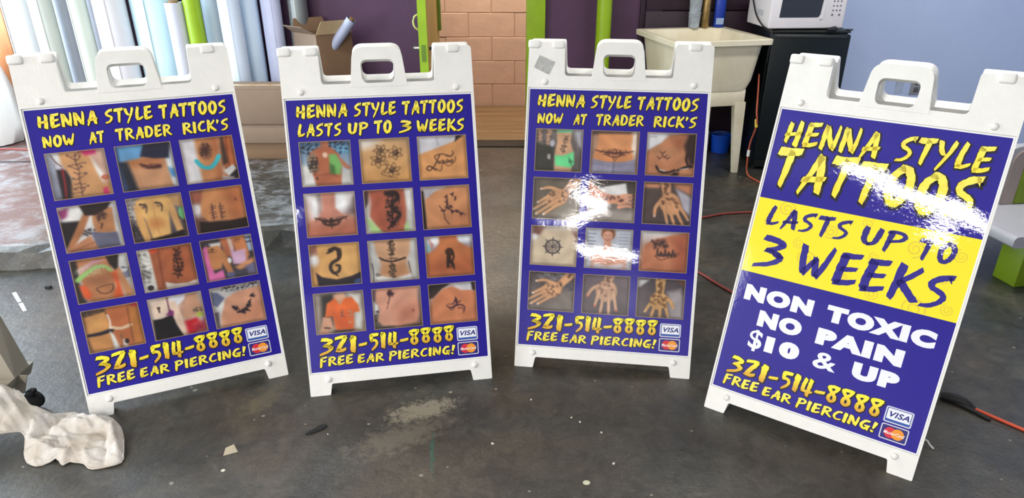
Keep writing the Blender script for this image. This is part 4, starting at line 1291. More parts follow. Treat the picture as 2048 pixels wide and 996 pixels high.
bm = extrude_outline([round_poly(hout, [0, 0, .03, .034, .034, .03], 6), round_poly(hin, .022, 5)], -.0055, .034)
ME_handle = bpy.data.meshes.new('handle')
bmesh.ops.recalc_face_normals(bm, faces=bm.faces[:])
bm.to_mesh(ME_handle)
bm.free()
ME_handle.materials.append(M_plastic)
bm = bmesh.new()
add_lathe(bm, [(.0105, 0), (.0105, .003), (.008, .0065), (.003, .008)], 16, Matrix.Rotation(R(90), 4, 'X'))
ME_bolt = bpy.data.meshes.new('bolt')
bm.to_mesh(ME_bolt)
bm.free()
ME_bolt.materials.append(M_plastic)
ME_bolt.shade_smooth()
ME_bolt.set_sharp_from_angle(angle=R(50))
bm = bmesh.new()
add_box(bm, -.021, .021, -.012, .034, 1.133, 1.162, .007, 3)
ME_knuckle = bpy.data.meshes.new('hinge_knuckle')
bm.to_mesh(ME_knuckle)
bm.free()
ME_knuckle.materials.append(M_plastic)
ME_knuckle.shade_smooth()
ME_knuckle.set_sharp_from_angle(angle=R(50))
ME_sheet = bpy.data.meshes.new('poster')
bm = bmesh.new()
add_box(bm, -.3088, .3088, -.0003, .0018, .0772, .9998)
bm.to_mesh(ME_sheet)
bm.free()
M_sheet = mat('white_print_margin', (236, 236, 236), 0.25)
ME_sheet.materials.append(M_sheet)
ME_blue = ink_poly('printed_ground', [(rect(-.305, .305, .0810, .9950), INK_BLUE)], -.0005)
CARDS = card_meshes()

LINE1 = [('HENNA', -.275, -.111, .937, .978), ('STYLE', -.089, .049, .937, .978), ('TATTOOS', .071, .277, .937, .978)]
LINE2A = [('NOW', -.273, -.185, .878, .912), ('AT', -.147, -.102, .878, .912), ('TRADER', -.068, .095, .878, .914), ("RICK'S", .130, .275, .878, .914)]
LINE2B = [('LASTS', -.275, -.134, .877, .916), ('UP', -.113, -.048, .877, .914), ('TO', -.026, .031, .877, .917), ('3', .054, .095, .877, .915), ('WEEKS', .116, .276, .875, .914)]
PHONE = [('321', -.272, -.146, .143, .198), ('-', -.139, -.112, .143, .193), ('514', -.104, -.006, .145, .198), ('-', .002, .030, .145, .195), ('8888', .034, .190, .149, .199)]
FREE = [('FREE', -.274, -.163, .101, .132), ('EAR', -.147, -.059, .101, .130), ('PIERCING!', -.040, .188, .101, .131)]
DARK = (22, 16, 40)
ME_l1 = [brush_text('lettering', [w_], -.0012, None, DARK, 3) for w_ in LINE1]
ME_l2a = [brush_text('lettering', [w_], -.0012, None, DARK, 5) for w_ in LINE2A]
ME_l2b = [brush_text('lettering', [w_], -.0012, None, DARK, 6) for w_ in LINE2B]
ME_ph = [brush_text('lettering', [w_], -.0012, None, DARK, 8, 'fade') for w_ in PHONE]
ME_fr = [brush_text('lettering', [w_], -.0012, None, DARK, 9) for w_ in FREE]


def leaf(parent, y, rz, name):
    p = link(name, ME_frame, None, parent)
    bevel_mod(p, .0022)
    p.location = (0, y, 0)
    p.rotation_euler = (-LEAN, 0, rz) if not rz else (LEAN, 0, 0)
    h = link('handle', ME_handle, None, p)
    bevel_mod(h, .006, 3)
    for x, z in ((-.254, 1.019), (.255, 1.019), (-.250, .054), (.255, .054)):
        b = link('bolt', ME_bolt, None, p)
        b.location = (x, -.004, z)
    return p


def make_sign(x, y, yaw, label, texts, pics, extra=None):
    off = math.cos(LEAN) * 0 + 1.157 * math.sin(LEAN) + .036 / math.cos(LEAN)
    c = Vector((x - math.sin(yaw) * off, y + math.cos(yaw) * off, 0))
    t = empty('a_frame_sign', c, yaw)
    tag(t, label, 'sign', 'row of folding A-frame signs on the concrete floor')
    fp = leaf(t, -off, 0, 'front_panel')
    for u in (-.2965, -.212, .252):
        k = link('hinge_knuckle', ME_knuckle, None, fp)
        k.location = (u, 0, 0)
    bp = leaf(t, off, 0, 'back_panel')
    bp.rotation_euler = (-LEAN, 0, math.pi)
    po = link('poster', ME_sheet, None, t)
    po.location = (0, -off, 0)
    po.rotation_euler = (-LEAN, 0, 0)
    link('printed_ground', ME_blue, None, po)
    if extra:
        for me in extra:
            link(me.name.split('.')[0], me, None, po)
    for k, p in enumerate(pics):
        r, cc = divmod(k, 3)
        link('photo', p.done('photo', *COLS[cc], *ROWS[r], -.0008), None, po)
    for me in texts:
        link('lettering', me, None, po)
    for base, subs in CARDS:
        link('card_logo', base, None, po)
        for me in subs:
            link(me.name.split('.')[0], me, None, po)
    return t


make_sign(-1.0937, 2.0103, .4262, 'leftmost white A-frame sign, poster of twelve tattoo photos, one foot beside the cloth',
          ME_l1 + ME_l2a + ME_ph + ME_fr, photos_a())
make_sign(-.3813, 2.0610, .1813, 'white A-frame sign with twelve tattoo photos, its second line promising three weeks, left of centre',
          ME_l1 + ME_l2b + ME_ph + ME_fr, photos_b())
s3 = make_sign(.3210, 2.1551, -.1371, 'white A-frame sign whose poster shows henna painted hands, grey tape on its shoulder',
               ME_l1 + ME_l2a + ME_ph + ME_fr, photos_c())

# price sign
SW = []
rg = random.Random(4)
for cx, cy, r in ((-.215, .695, .026), (-.155, .598, .018), (-.235, .560, .016), (-.120, .560, .030), (-.075, .655, .022), (.060, .605, .017), (.155, .655, .026), (.245, .585, .014), (-.010, .525, .015), (.080, .500, .020), (.275, .505, .018), (.190, .485, .036), (-.265, .645, .012), (.02, .70, .018), (.27, .66, .02)):
    pr = []
    n = 26
    for i in range(n + 1):
        t = i / n
        a = t * 2 * math.pi * 1.9 + cx * 30
        pr.append((cx + r * (1 - .85 * t) * math.cos(a), cy + r * (1 - .85 * t) * math.sin(a), a))
    one = []
    for i in range(n):
        w = .0022 if r > .02 else .0015
        (x0, y0, a0), (x1, y1, a1) = pr[i], pr[i + 1]
        lim = lambda v: min(max(v, .479), .715)
        one.append(([(x0 + w * math.cos(a0), lim(y0 + w * math.sin(a0))), (x1 + w * math.cos(a1), lim(y1 + w * math.sin(a1))), (x1 - w * math.cos(a1), lim(y1 - w * math.sin(a1))), (x0 - w * math.cos(a0), lim(y0 - w * math.sin(a0)))], (232, 206, 60)))
    SW.append(one)
EX = [ink_poly('yellow_band', [(rect(-.305, .305, .4765, .7165), (250, 232, 42))], -.0007)] + [ink_poly('swirl', q_, -.0009) for q_ in SW]
T4 = [brush_text('lettering', [w_], -.0012, f_, d_, 13 + k_, m_, 1.2) for k_, (w_, f_, d_, m_) in enumerate((
    (('HENNA', -.276, -.006, .890, .964), None, DARK, 'yellow'), (('STYLE', .042, .273, .893, .964), None, DARK, 'yellow'), (('TATTOOS', -.280, .268, .762, .876), None, DARK, 'yellow'),
    (('LASTS', -.268, -.022, .636, .696), (44, 34, 128), None, 'flat'), (('UP', .010, .128, .636, .692), (44, 34, 128), None, 'flat'), (('TO', .162, .258, .632, .690), (44, 34, 128), None, 'flat'),
    (('3', -.275, -.190, .502, .602), (44, 34, 140), None, 'flat'), (('WEEKS', -.142, .272, .502, .600), (44, 34, 140), None, 'flat')))]
T4 += [type_text('lettering', [w_], -.0012, (240, 242, 250), .02 if w_[0] in '&$' else .085) for w_ in (
    ('NON', -.277, -.066, .386, .438), ('TOXIC', -.026, .271, .386, .438), ('NO', -.217, -.082, .313, .366), ('PAIN', -.036, .206, .311, .362), ('$', -.229, -.187, .229, .300), ('10', -.176, -.071, .238, .291), ('&', -.027, .041, .238, .290), ('UP', .085, .212, .240, .291))]
T4 += ME_ph + ME_fr
make_sign(.9060, 1.7709, -.6099, 'rightmost white A-frame sign, blue and yellow price poster without photos', T4, [], EX)

# strip of grey tape on the shoulder of the third sign
bm = bmesh.new()
hexa(bm, [(-.030, -.0006, -.024), (.030, -.0006, -.024), (.030, 0, -.024), (-.030, 0, -.024), (-.030, -.0008, .022), (.030, -.0008, .024), (.030, 0, .024), (-.030, 0, .022)])
tp = obj('tape_patch', bm, mat('grey_tape', (190, 190, 188), 0.5, var=0.16, vscale=60, bump=.3, bscale=90), None)
fp3 = [c for c in s3.children if c.name.startswith('front_panel')][0]
tp.parent = fp3
tp.location = (-.258, -.0042, 1.078)
tp.rotation_euler = (0, R(24), 0)


# ------------------------------------------------------------------ banner rolls along the back wall
M_card = mat('corrugated_cardboard', (140, 119, 100), 0.75, var=0.06, vscale=4, bump=.08, bscale=60)
M_card2 = mat('brown_cardboard', (132, 104, 78), 0.75, var=0.08, vscale=4, bump=.08, bscale=60)
M_core = mat('cardboard_core', (150, 118, 84), 0.8)


def roll(x, y, r, h, rgb, label, tilt=(0, 0), rough=.45, metal=0.0, key='vinyl', z=.1):
    t = empty('banner_roll', (x, y, z))
    t.rotation_euler = (R(tilt[0]), R(tilt[1]), 0)
    m = mat('%s_%d_%d_%d' % (key, *rgb), rgb, rough, metal, var=.04, vscale=3, bump=.05, bscale=6)
    bm = bmesh.new()
    n, turns = 44, 2.0                       # loosely wound sheet: a spiral with a free edge
    prev = None
    a0 = rnd.uniform(0, 6.28)
    for k in range(int(n * turns) + 1):
        a = a0 + 2 * math.pi * k / n
        rr = r * (1 - .10 * (1 - k / (n * turns)))
        c = [bm.verts.new((rr * math.cos(a), rr * math.sin(a), zz)) for zz in (0, h * .5, h)]
        if prev:
            bm.faces.new((prev[0], c[0], c[1], prev[1]))
            bm.faces.new((prev[1], c[1], c[2], prev[2]))
        prev = c
    obj('sheet', bm, m, t, 60)
    bm = bmesh.new()
    add_lathe(bm, [(min(r * .5, .04), -.0), (min(r * .5, .04), h + .01)], 16)
    obj('core', bm, M_core, t, 60)
    return tag(t, label, 'roll', 'rolls of banner material along the back wall')


for a in (
    (-3.260, 4.98, 0.100, 1.55, (226, 222, 220), 'white roll at the far left of the rolls, catching the daylight'),
    (-2.999, 4.80, 0.070, 1.50, (206, 212, 206), 'pale grey-green roll standing forward, second in the row from the left end'),
    (-2.979, 4.98, 0.065, 1.60, (200, 204, 216), 'pale bluish roll between two grey-green rolls near the left end'),
    (-2.766, 4.80, 0.056, 1.45, (200, 208, 195), 'narrow greenish white roll standing forward, fourth in the row from the left end'),
    (-2.763, 4.98, 0.058, 1.52, (214, 214, 226), 'narrow lilac-grey roll behind the handle of the leftmost sign'),
    (-2.572, 4.82, 0.100, 1.58, (226, 226, 232), 'wide bright white roll beside the big cyan-white roll'),
    (-2.340, 4.94, 0.150, 1.48, (206, 238, 248), 'widest roll, cyan-white, left of the green column'),
    (-2.139, 4.77, 0.058, 0.93, (200, 204, 220), 'short grey-lilac roll right against the widest roll'),
    (-1.985, 4.98, 0.065, 1.55, (206, 222, 238), 'grey-blue roll just right of the green column'),
    (-1.809, 4.82, 0.070, 1.50, (216, 232, 252), 'light blue roll in the middle of three right of the green column'),
    (-1.743, 4.97, 0.066, 1.62, (212, 232, 250), 'light blue roll at the right of three beside the purple gap'),
    (-1.590, 4.97, 0.066, 1.50, (208, 216, 246), 'lilac-blue roll standing alone right of the purple gap'),
):
    roll(*a)
roll(-1.425, 5.015, .066, 1.45, (150, 156, 156), 'shiny silver-grey roll standing behind the open tall carton', (0, 0), .3, .5, 'foil')
t = roll(-1.285, 4.86, .034, .40, (176, 184, 212), 'small grey-lilac roll sticking out of the open tall carton', (8, 40), .45, 0, 'vinyl', .62)
o = empty('plastic_bag', (-3.58, 4.86, .1))
bm = bmesh.new()
add_lathe(bm, [(.02, 0), (.14, .01), (.17, .14), (.165, .36), (.12, .56), (.05, .68), (.045, .72), (.07, .76)], 28)
for v in bm.verts:
    a = math.atan2(v.co.y, v.co.x)
    k = 1 + .06 * math.sin(a * 5 + v.co.z * 9) + .03 * math.sin(a * 11 - v.co.z * 14)
    v.co.x *= k
    v.co.y *= k
obj('bag', bm, mat('white_polythene', (244, 244, 242), .35, bump=.3, bscale=9), o, 70)
box('tie', -.05, .05, -.05, .05, .675, .69, M_core, o, .006)
tag(o, 'white plastic bag glaring in the daylight at the left edge', 'bag')
o = empty('orange_light_sheet', (-3.72, 5.07, .1))  # added sheet; its colour stands for orange-tinted light on the wall
box('panel', -.28, .28, -.012, .012, 0, 1.4, mat('orange_light_tint', (226, 160, 110), .55, var=.12, vscale=3, stretch=(6, 1, 1)), o, .003)
tag(o, 'added sheet coloured as orange-tinted light at the far left of the back wall', 'board')

# stack of flat cartons on the slab
def carton(x0, x1, y0, y1, z0, z1, m, label):
    t = empty('cardboard_box', ((x0 + x1) / 2, (y0 + y1) / 2, z0))
    w, d, h = (x1 - x0) / 2, (y1 - y0) / 2, z1 - z0
    box('body', -w, w, -d, d, 0, h - .004, m, t, .004)
    for sy in (-1, 1):
        box('flap', -w + .003, w - .003, min(sy * d * .012, sy * d * .985), max(sy * d * .012, sy * d * .985), h - .004, h, m, t, .001)
    box('tape', -w * .99, w * .99, -.025, .025, h, h + .0008, mat('packing_tape', (196, 164, 118), .25), t)
    tag(t, label, 'box', 'flat cartons stacked on the concrete slab')
carton(-2.38, -1.10, 4.47, 4.68, .10, .207, M_card2, 'brown flat carton at the bottom of the stack, on the slab')
carton(-2.34, -1.06, 4.45, 4.68, .209, .333, M_card, 'tan flat carton in the middle of the stack, between the two left signs')
carton(-2.36, -1.09, 4.44, 4.68, .335, .556, M_card, 'thicker tan carton on top of the stack, below the light blue rolls')
o = empty('foam_sheet', (-1.36, 4.60, .557))
box('sheet', -.10, .10, -.035, .035, 0, .010, mat('white_foam', (238, 238, 236), .7), o, .003)
box('film', -.10, .06, -.034, .034, .010, .0112, mat('clear_grey_film', (220, 222, 226), .3), o)
tag(o, 'flat white foam strip lying on the top carton beside the second sign', 'foam')

# open tall carton with raised flaps
F, Lc, Rc = Vector((-1.256, 4.74, .1)), Vector((-1.446, 4.90, .1)), Vector((-1.056, 4.89, .1))
Bc = Lc + Rc - F
o = empty('open_carton', F)
H = .735
def wall_quad(a, b, name, m, z0=0.0, z1=H, th=.005):
    a, b = a - F, b - F
    nrm = Vector((b.y - a.y, a.x - b.x, 0)).normalized() * th
    bm = bmesh.new()
    hexa(bm, [a + Vector((0, 0, z0)), b + Vector((0, 0, z0)), b - nrm + Vector((0, 0, z0)), a - nrm + Vector((0, 0, z0)),
              a + Vector((0, 0, z1)), b + Vector((0, 0, z1)), b - nrm + Vector((0, 0, z1)), a - nrm + Vector((0, 0, z1))])
    return obj(name, bm, m, o)
wall_quad(Lc, F, 'side', M_card)
wall_quad(F, Rc, 'side', M_card2)  # shading put into the colour: browner card than the lit left side
wall_quad(Rc, Bc, 'side', M_card2)
wall_quad(Bc, Lc, 'side', M_card2)
box('bottom', -.02, .02, .0, .30, .0, .006, M_card2, o)
def flap(a, b, out, rise, m):
    a, b = a - F + Vector((0, 0, H)), b - F + Vector((0, 0, H))
    d = (b - a) * .10
    n = Vector((b.y - a.y, a.x - b.x, 0)).normalized()
    u = n * out + Vector((0, 0, rise))
    th = Vector((0, 0, .004)) if abs(out) > abs(rise) else n * .004
    bm = bmesh.new()
    hexa(bm, [a, b, b + th, a + th, a + u + d, b + u - d, b + u - d + th, a + u + d + th])
    obj('flap', bm, m, o)
flap(Lc, F, .085, .05, M_card)
flap(F, Rc, .045, .085, mat('pale_carton_liner', (206, 180, 138), .7, var=.05))
flap(Bc, Lc, .03, .08, M_card2)
tag(o, 'open tall cardboard carton with raised flaps against the purple wall', 'box')

# ------------------------------------------------------------------ laundry tub
M_tub = mat('aged_cream_plastic', (236, 228, 204), 0.45, var=0.10, vscale=4, rgb2=(214, 203, 172), bump=.05)
SK_ = empty('laundry_tub', (1.20, 4.695, 0), R(12))
def ring(w, d, z, r, seg=4):
    return [(p[0], p[1], z) for p in round_poly([(-w, -d), (w, -d), (w, d), (-w, d)], r, seg)]
bm = bmesh.new()
secs = [ring(.235, .245, .535, .05), ring(.255, .265, .60, .05), ring(.278, .288, .80, .045), ring(.283, .293, .815, .045), ring(.318, .328, .818, .03), ring(.320, .330, .846, .03), ring(.314, .324, .850, .03), ring(.276, .286, .846, .04), ring(.262, .272, .80, .045), ring(.236, .246, .58, .05), ring(.20, .21, .556, .05)]
rows = [[bm.verts.new(p) for p in s] for s in secs]
n = len(rows[0])
for i in range(len(rows) - 1):
    for k in range(n):
        bm.faces.new((rows[i][k], rows[i][(k + 1) % n], rows[i + 1][(k + 1) % n], rows[i + 1][k]))
bm.faces.new(rows[0][::-1])
bm.faces.new(rows[-1])
obj('basin', bm, M_tub, SK_, 45)
bm = bmesh.new()
for s in (-1, 1):
    add_box(bm, -.225, .225, min(s * .226, s * .24), max(s * .226, s * .24), .44, .536, .003)
    add_box(bm, min(s * .218, s * .232), max(s * .218, s * .232), -.228, .228, .44, .536, .003)
obj('apron', bm, M_tub, SK_, 40)
for sx in (-1, 1):
    for sy in (-1, 1):
        bm = bmesh.new()
        x0, y0 = sx * .235, sy * .243
        a, b2 = .075, .038
        p = lambda w, z, k: [(x0 * k, y0 * k, z), (x0 * k - sx * w, y0 * k, z), (x0 * k - sx * w, y0 * k - sy * w * .6, z), (x0 * k, y0 * k - sy * w * .6, z)]
        hexa(bm, p(b2, 0, 1.03) + p(a, .46, 1.0))
        obj('leg', bm, M_tub, SK_)
lathe('drain', [(.03, .556), (.03, .559), (.022, .557)], M_steel, SK_, 20)
tube('drain_pipe', [(0, 0, .54), (0, 0, .30), (0, .05, .24), (0, .16, .24), (0, .19, .30), (0, .36, .32)], .022, mat('white_pipe', (206, 206, 200), .4), SK_, 12)
tag(SK_, 'cream plastic laundry tub on four legs beside the black fridge', 'sink')

# bottles standing on the tub's back rim
def on_tub(x, y):
    c, s = math.cos(R(12)), math.sin(R(12))
    return (1.20 + x * c - y * s, 4.695 + x * s + y * c, .849)
M_film = mat('cloudy_clear_plastic', (176, 186, 196), .25, var=.25, vscale=18, bump=.4, bscale=30)
o = empty('plastic_cup_stack', on_tub(.085, .302))
lathe('cup', [(.036, 0), (.040, .09), (.042, .092), (.042, .098), (.038, .10), (.043, .19), (.045, .20)], M_film, o, 20)
lathe('cup', [(.036, .2), (.045, .36), (.047, .365), (.04, .365)], M_film, o, 20)
tag(o, 'tall stack of cloudy clear cups on the back rim of the laundry tub', 'cups')
o = empty('spray_can', on_tub(.162, .298))
lathe('can', [(.024, 0), (.026, .004), (.026, .17), (.020, .188), (.012, .194)], mat('brassy_can', (176, 146, 92), .35, .5, var=.3, vscale=30), o, 20)
lathe('cap', [(.016, .194), (.016, .225), (.012, .23)], mat('grey_cap', (120, 110, 100), .4), o, 16)
tag(o, 'brass coloured can on the back rim of the laundry tub', 'can')
o = empty('detergent_bottle', on_tub(.262, .298))
bm = bmesh.new()
add_lathe(bm, [(.034, 0), (.037, .006), (.037, .17), (.030, .21), (.015, .235), (.015, .25)], 20)
for v in bm.verts:
    v.co.y *= .7
obj('bottle', bm, mat('deep_blue_plastic', (34, 62, 160), .3), o, 50)
bm = bmesh.new()
add_box(bm, -.026, .026, -.0275, -.0255, .02, .06, .001)
obj('label', bm, mat('pale_blue_label', (150, 170, 206), .5), o)
lathe('cap', [(.018, .25), (.018, .28), (.015, .284)], mat('white_cap', (226, 226, 226), .4), o, 16)
tag(o, 'deep blue bottle with a pale label on the back rim of the laundry tub', 'bottle')

# things under the tub
o = empty('blue_bucket', (1.50, 5.0, 0))
bm = bmesh.new()
add_lathe(bm, [(.06, 0), (.075, .12), (.079, .122), (.079, .13), (.072, .13), (.058, .01)], 24)
obj('pail', bm, mat('bright_blue_plastic', (20, 84, 206), .4), o, 40)
tube('bail', [(.077 * math.cos(a), .077 * math.sin(a) * .3 - .04 * math.sin(a), .125 + .02 * math.sin(a)) for a in np.linspace(0, math.pi, 12)], .003, M_steel, o, 6)
tag(o, 'small bright blue bucket on the floor under the laundry tub', 'bucket')
o = empty('white_jug', (1.345, 5.0, 0), R(20))
bm = bmesh.new()
add_box(bm, -.055, .055, -.05, .05, 0, .16, .018, 3)
obj('body', bm, mat('milky_plastic', (176, 186, 196), .4, var=.1), o, 50)
lathe('cap', [(.02, .158), (.02, .185), (.017, .187)], mat('white_cap', (226, 226, 226), .4), o, 16)
tag(o, 'milky white jug on the floor under the laundry tub beside the bucket', 'jug')

# ------------------------------------------------------------------ fridge and microwave
M_fr = mat('black_fridge_enamel', (12, 22, 26), 0.35, var=0.15, vscale=30, bump=.06, bscale=220)
fr = empty('mini_fridge', (1.845, 4.775, 0), R(-4))
box('cabinet', -.235, .235, -.205, .235, .02, .875, M_fr, fr, .006)
d = box('door', -.235, .235, -.262, -.210, .075, .868, M_fr, fr, .010, 3)
box('gasket', -.228, .228, -.211, -.204, .08, .86, mat('grey_gasket', (60, 62, 64), .7), fr)
box('door_grip', -.21, .21, -.266, -.258, .846, .862, mat('dark_grip', (40, 42, 44), .4), fr, .003)
box('kick_plate', -.22, .22, -.235, -.206, .022, .07, M_black, fr, .003)
box('top_cover', -.243, .243, -.225, .238, .873, .886, mat('charcoal_top', (34, 38, 34), .45, var=.2), fr, .004)
for sx in (-.2, .2):
    for sy in (-.17, .2):
        lathe('foot', [(.02, 0), (.02, .022)], M_black, fr, 12, Matrix.Translation((sx, sy, 0)))
tag(fr, 'black mini fridge with a microwave on top, against the blue wall', 'fridge')

M_mw = mat('white_microwave_enamel', (222, 218, 222), 0.35, var=.02)
mw = empty('microwave_oven', (1.785, 4.745, .886), R(4))
box('casing', -.236, .236, -.165, .17, .012, .285, M_mw, mw, .006)
bm = bmesh.new()
add_box(bm, -.236, .236, -.182, -.165, .010, .287, .008, 3)
obj('front', bm, M_mw, mw, 40)
bm = extrude_outline([round_poly([(-.175, .075), (.078, .075), (.092, .255), (-.165, .255)], [.004, .02, .02, .004], 5)], -.1835, -.180)
obj('window', bm, mat('dark_oven_glass', (40, 44, 52), .12, coat=.4), mw)
bm = extrude_outline([round_poly([(.080, .066), (.094, .066), (.108, .262), (.094, .262)], .006, 3)], -.190, -.180)
obj('handle', bm, M_mw, mw, 40)
M_key = mat('grey_key_print', (104, 104, 116), .5)
for r_ in range(7):
    for c_ in range(3):
        z = .245 - r_ * .026
        if r_ < 3:
            box('button', .145 + c_ * .022, .163 + c_ * .022, -.1845, -.181, z - .007, z + .007, M_key, mw, .002)
        elif r_ < 6:
            box('button', .150 + c_ * .022, .159 + c_ * .022, -.1845, -.181, z - .004, z + .004, M_key, mw, .001)
        elif c_ != 1:
            box('button', .148 + c_ * .022, .160 + c_ * .022, -.1845, -.181, z - .006, z + .006, M_key, mw, .002)
for k in range(6):
    box('vent_slot', -.2372, -.2355, -.08 + k * .016, -.074 + k * .016, .075, .11, mat('slot_grey', (150, 160, 170), .6), mw)
for sx in (-.2, .2):
    for sy in (-.13, .13):
        lathe('foot', [(.012, 0), (.012, .014)], M_black, mw, 12, Matrix.Translation((sx, sy, 0)))
tag(mw, 'white microwave oven on top of the black mini fridge', 'microwave')
o = tube('power_cord', catmull([(1.535, 4.86, 1.08), (1.538, 4.74, .97), (1.545, 4.62, .915), (1.558, 4.53, .897), (1.571, 4.498, .89), (1.574, 4.490, .85), (1.572, 4.492, .78), (1.569, 4.50, .70)], 6), .0045, M_black, None, 8)
tag(o, 'black power cord hanging down between the microwave and the laundry tub', 'cord')
o = empty('dark_rag', (1.955, 4.545, .8865))
bm = bmesh.new()
add_box(bm, -.028, .028, -.022, .022, 0, .020, .009, 3)
for v in bm.verts:
    v.co.z *= 1 + .4 * math.sin(v.co.x * 130)
obj('rag', bm, mat('dark_cloth', (34, 38, 44), .9, bump=.4), o, 70)
box('seam', -.026, .026, -.0235, -.0215, .004, .008, M_black, o)
tag(o, 'small crumpled dark rag at the front edge of the fridge top', 'rag')
o = tube('pen', [(2.045, 4.56, .891), (2.085, 4.545, .891)], .0045, M_black, None, 8)
tag(o, 'thin dark pen at the right end of the fridge top', 'pen')

# ------------------------------------------------------------------ lime and white step seat at the right edge
M_lime = mat('lime_green_laminate', (116, 142, 24), 0.4, var=.06)
M_shell = mat('white_moulded_shell', (178, 178, 184), .4, var=.04)
M_taupe = mat('taupe_inner_face', (160, 146, 138), .5)
ls = empty('step_seat', (2.247, 2.827, 0), R(10))
box('pedestal', 0, .32, 0, .125, 0, .205, M_lime, ls, .004)
bm = extrude_outline([round_poly([(-.10, .205), (.46, .205), (.46, .258), (-.10, .258)], [.02, .01, .01, .05], 6)], -.02, .40)
obj('seat', bm, M_shell, ls, 40)
bm = extrude_outline([round_poly([(.10, .258), (.46, .258), (.46, .54), (.11, .54)], [.01, 0, .03, .08], 8)], .35, .40)
obj('backrest', bm, M_shell, ls, 40)
bm = extrude_outline([round_poly([(.15, .260), (.46, .260), (.46, .525), (.15, .525)], [.01, 0, .03, .07], 8)], .342, .351)
obj('inner_panel', bm, M_taupe, ls)
box('stripe', .215, .44, .336, .343, .262, .45, M_lime, ls, .003)
lathe('wheel', [(.03, 0), (.034, .004), (.034, .018), (.03, .022)], mat('grey_wheel', (120, 124, 130), .5), ls, 20, Matrix.Translation((.16, .12, .292)) @ Matrix.Rotation(R(90), 4, 'X'))
tag(ls, 'lime green and white step seat at the right edge, behind the price sign', 'seat')

# ------------------------------------------------------------------ cords
M_orange = mat('orange_cord_rubber', (206, 78, 46), .5)
M_redcord = mat('dull_red_cord_rubber', (136, 56, 46), .5)
def flat_path(pts, z, sub=8):
    return catmull([(x, y, z) for x, y in pts], sub)
o = tube('extension_cord', flat_path([(.30, 3.40), (.70, 3.52), (1.055, 3.67), (1.18, 3.725), (1.325, 3.75), (1.46, 3.74)], .006), .006, M_redcord, None, 8)
tag(o, 'dull red cord running behind the third sign, its far stretch near the tub', 'cord')
o = tube('extension_cord', flat_path([(.52, 3.30), (.74, 3.16), (.865, 2.98), (.91, 2.885), (.966, 2.775), (1.08, 2.60), (1.30, 2.42)], .006), .006, M_redcord, None, 8)
tag(o, 'dull red cord passing from the third sign to behind the price sign', 'cord')
o = empty('extension_cord', (1.53, 1.92, 0))
def rel(p):
    return [Vector(q) - Vector((1.53, 1.92, 0)) for q in p]
tube('cable', rel(flat_path([(1.535, 1.935), (1.568, 1.895), (1.605, 1.85), (1.66, 1.785), (1.80, 1.62)], .006)), .0055, M_orange, o, 8)
M_plug = mat('black_rubber_plug', (22, 22, 24), .6)
tube('plug', rel(catmull([(1.462, 1.992, .012), (1.478, 1.982, .014), (1.497, 1.968, .016), (1.518, 1.948, .015), (1.532, 1.932, .010), (1.540, 1.922, .008)], 4)), [.012, .012, .013, .014, .015, .016, .0165, .017, .0165, .017, .0165, .016, .015, .014, .013, .012, .010, .009, .008, .007, .007][:21], M_plug, o, 14)
tube('loose_end', rel(catmull([(1.495, 1.955, .010), (1.525, 1.915, .009), (1.545, 1.885, .007), (1.560, 1.868, .006)], 4)), .0065, M_plug, o, 8)
tag(o, 'bright orange cord ending in a black plug beside the price sign', 'cord')
o = empty('extension_cord', (1.522, 4.42, 0))
tube('cable', catmull([(.040, .16, .62), (.030, .10, .52), (.012, .02, .42), (.018, .0, .33), (.002, .02, .22), (-.004, .01, .12), (.004, .0, .02), (.03, -.10, .007), (.09, -.26, .007), (.16, -.38, .007)], 5),   .0055, mat('faded_orange_cord', (168, 78, 50), .55), o, 8)
tube('tape_wrap', [(.014, .012, .37), (.018, .0, .32)], .0095, mat('yellow_tape', (206, 176, 60), .5), o, 10)
tube('tape_wrap', [(-.002, .015, .17), (-.004, .010, .13)], .0095, mat('white_tape', (216, 214, 206), .5), o, 10)
tag(o, 'orange cord hanging down the left side of the black fridge', 'cord')
o = tube('extension_cord', flat_path([(-4.1, 4.50), (-3.70, 4.64), (-3.40, 4.68), (-2.95, 4.62)], .106), .007, M_redcord, None, 8)
tag(o, 'red cord on the slab at the far left edge', 'cord')
o = tube('thin_wire', flat_path([(-3.9, 4.50), (-3.62, 4.46), (-3.50, 4.44), (-3.30, 4.40), (-2.9, 4.42)], .103), .004, M_black, None, 6)
tag(o, 'thin dark wire on the slab below the red cord at the far left', 'wire')

# ------------------------------------------------------------------ equipment stand with caster and dust cloth, lower left
M_beige = mat('beige_steel', (158, 150, 136), .45, var=.06)
st = empty('rolling_stand', (-1.62, 1.94, 0))
bm = bmesh.new()
hexa(bm, [(-.10, -.04, .145), (.022, -.04, .145), (.022, .035, .145), (-.10, .035, .145), (-.16, -.04, .50), (-.045, -.04, .50), (-.045, .035, .50), (-.16, .035, .50)])
obj('post', bm, M_beige, st)
bm = bmesh.new()
hexa(bm, [(-.30, -.10, .10), (.0, -.10, .10), (.0, .06, .10), (-.30, .06, .10), (-.30, -.10, .146), (.022, -.10, .146), (.022, .06, .146), (-.30, .06, .146)])
obj('base', bm, M_beige, st)
bm = bmesh.new()
hexa(bm, [(-.012, -.022, .072), (.018, -.018, .072), (.018, -.014, .072), (-.012, -.018, .072), (.012, -.022, .146), (.046, -.018, .140), (.046, -.014, .140), (.012, -.018, .146)])
obj('foot_plate', bm, M_beige, st)
cs = box('caster_fork', .016, .040, -.015, .012, .05, .075, M_black, st, .004)
lathe('wheel', [(.022, 0), (.031, .004), (.033, .010), (.031, .018), (.022, .022)], mat('black_rubber', (26, 26, 27), .7), st, 20, Matrix.Translation((.026, .014, .0335)) @ Matrix.Rotation(R(90), 4, 'X'))
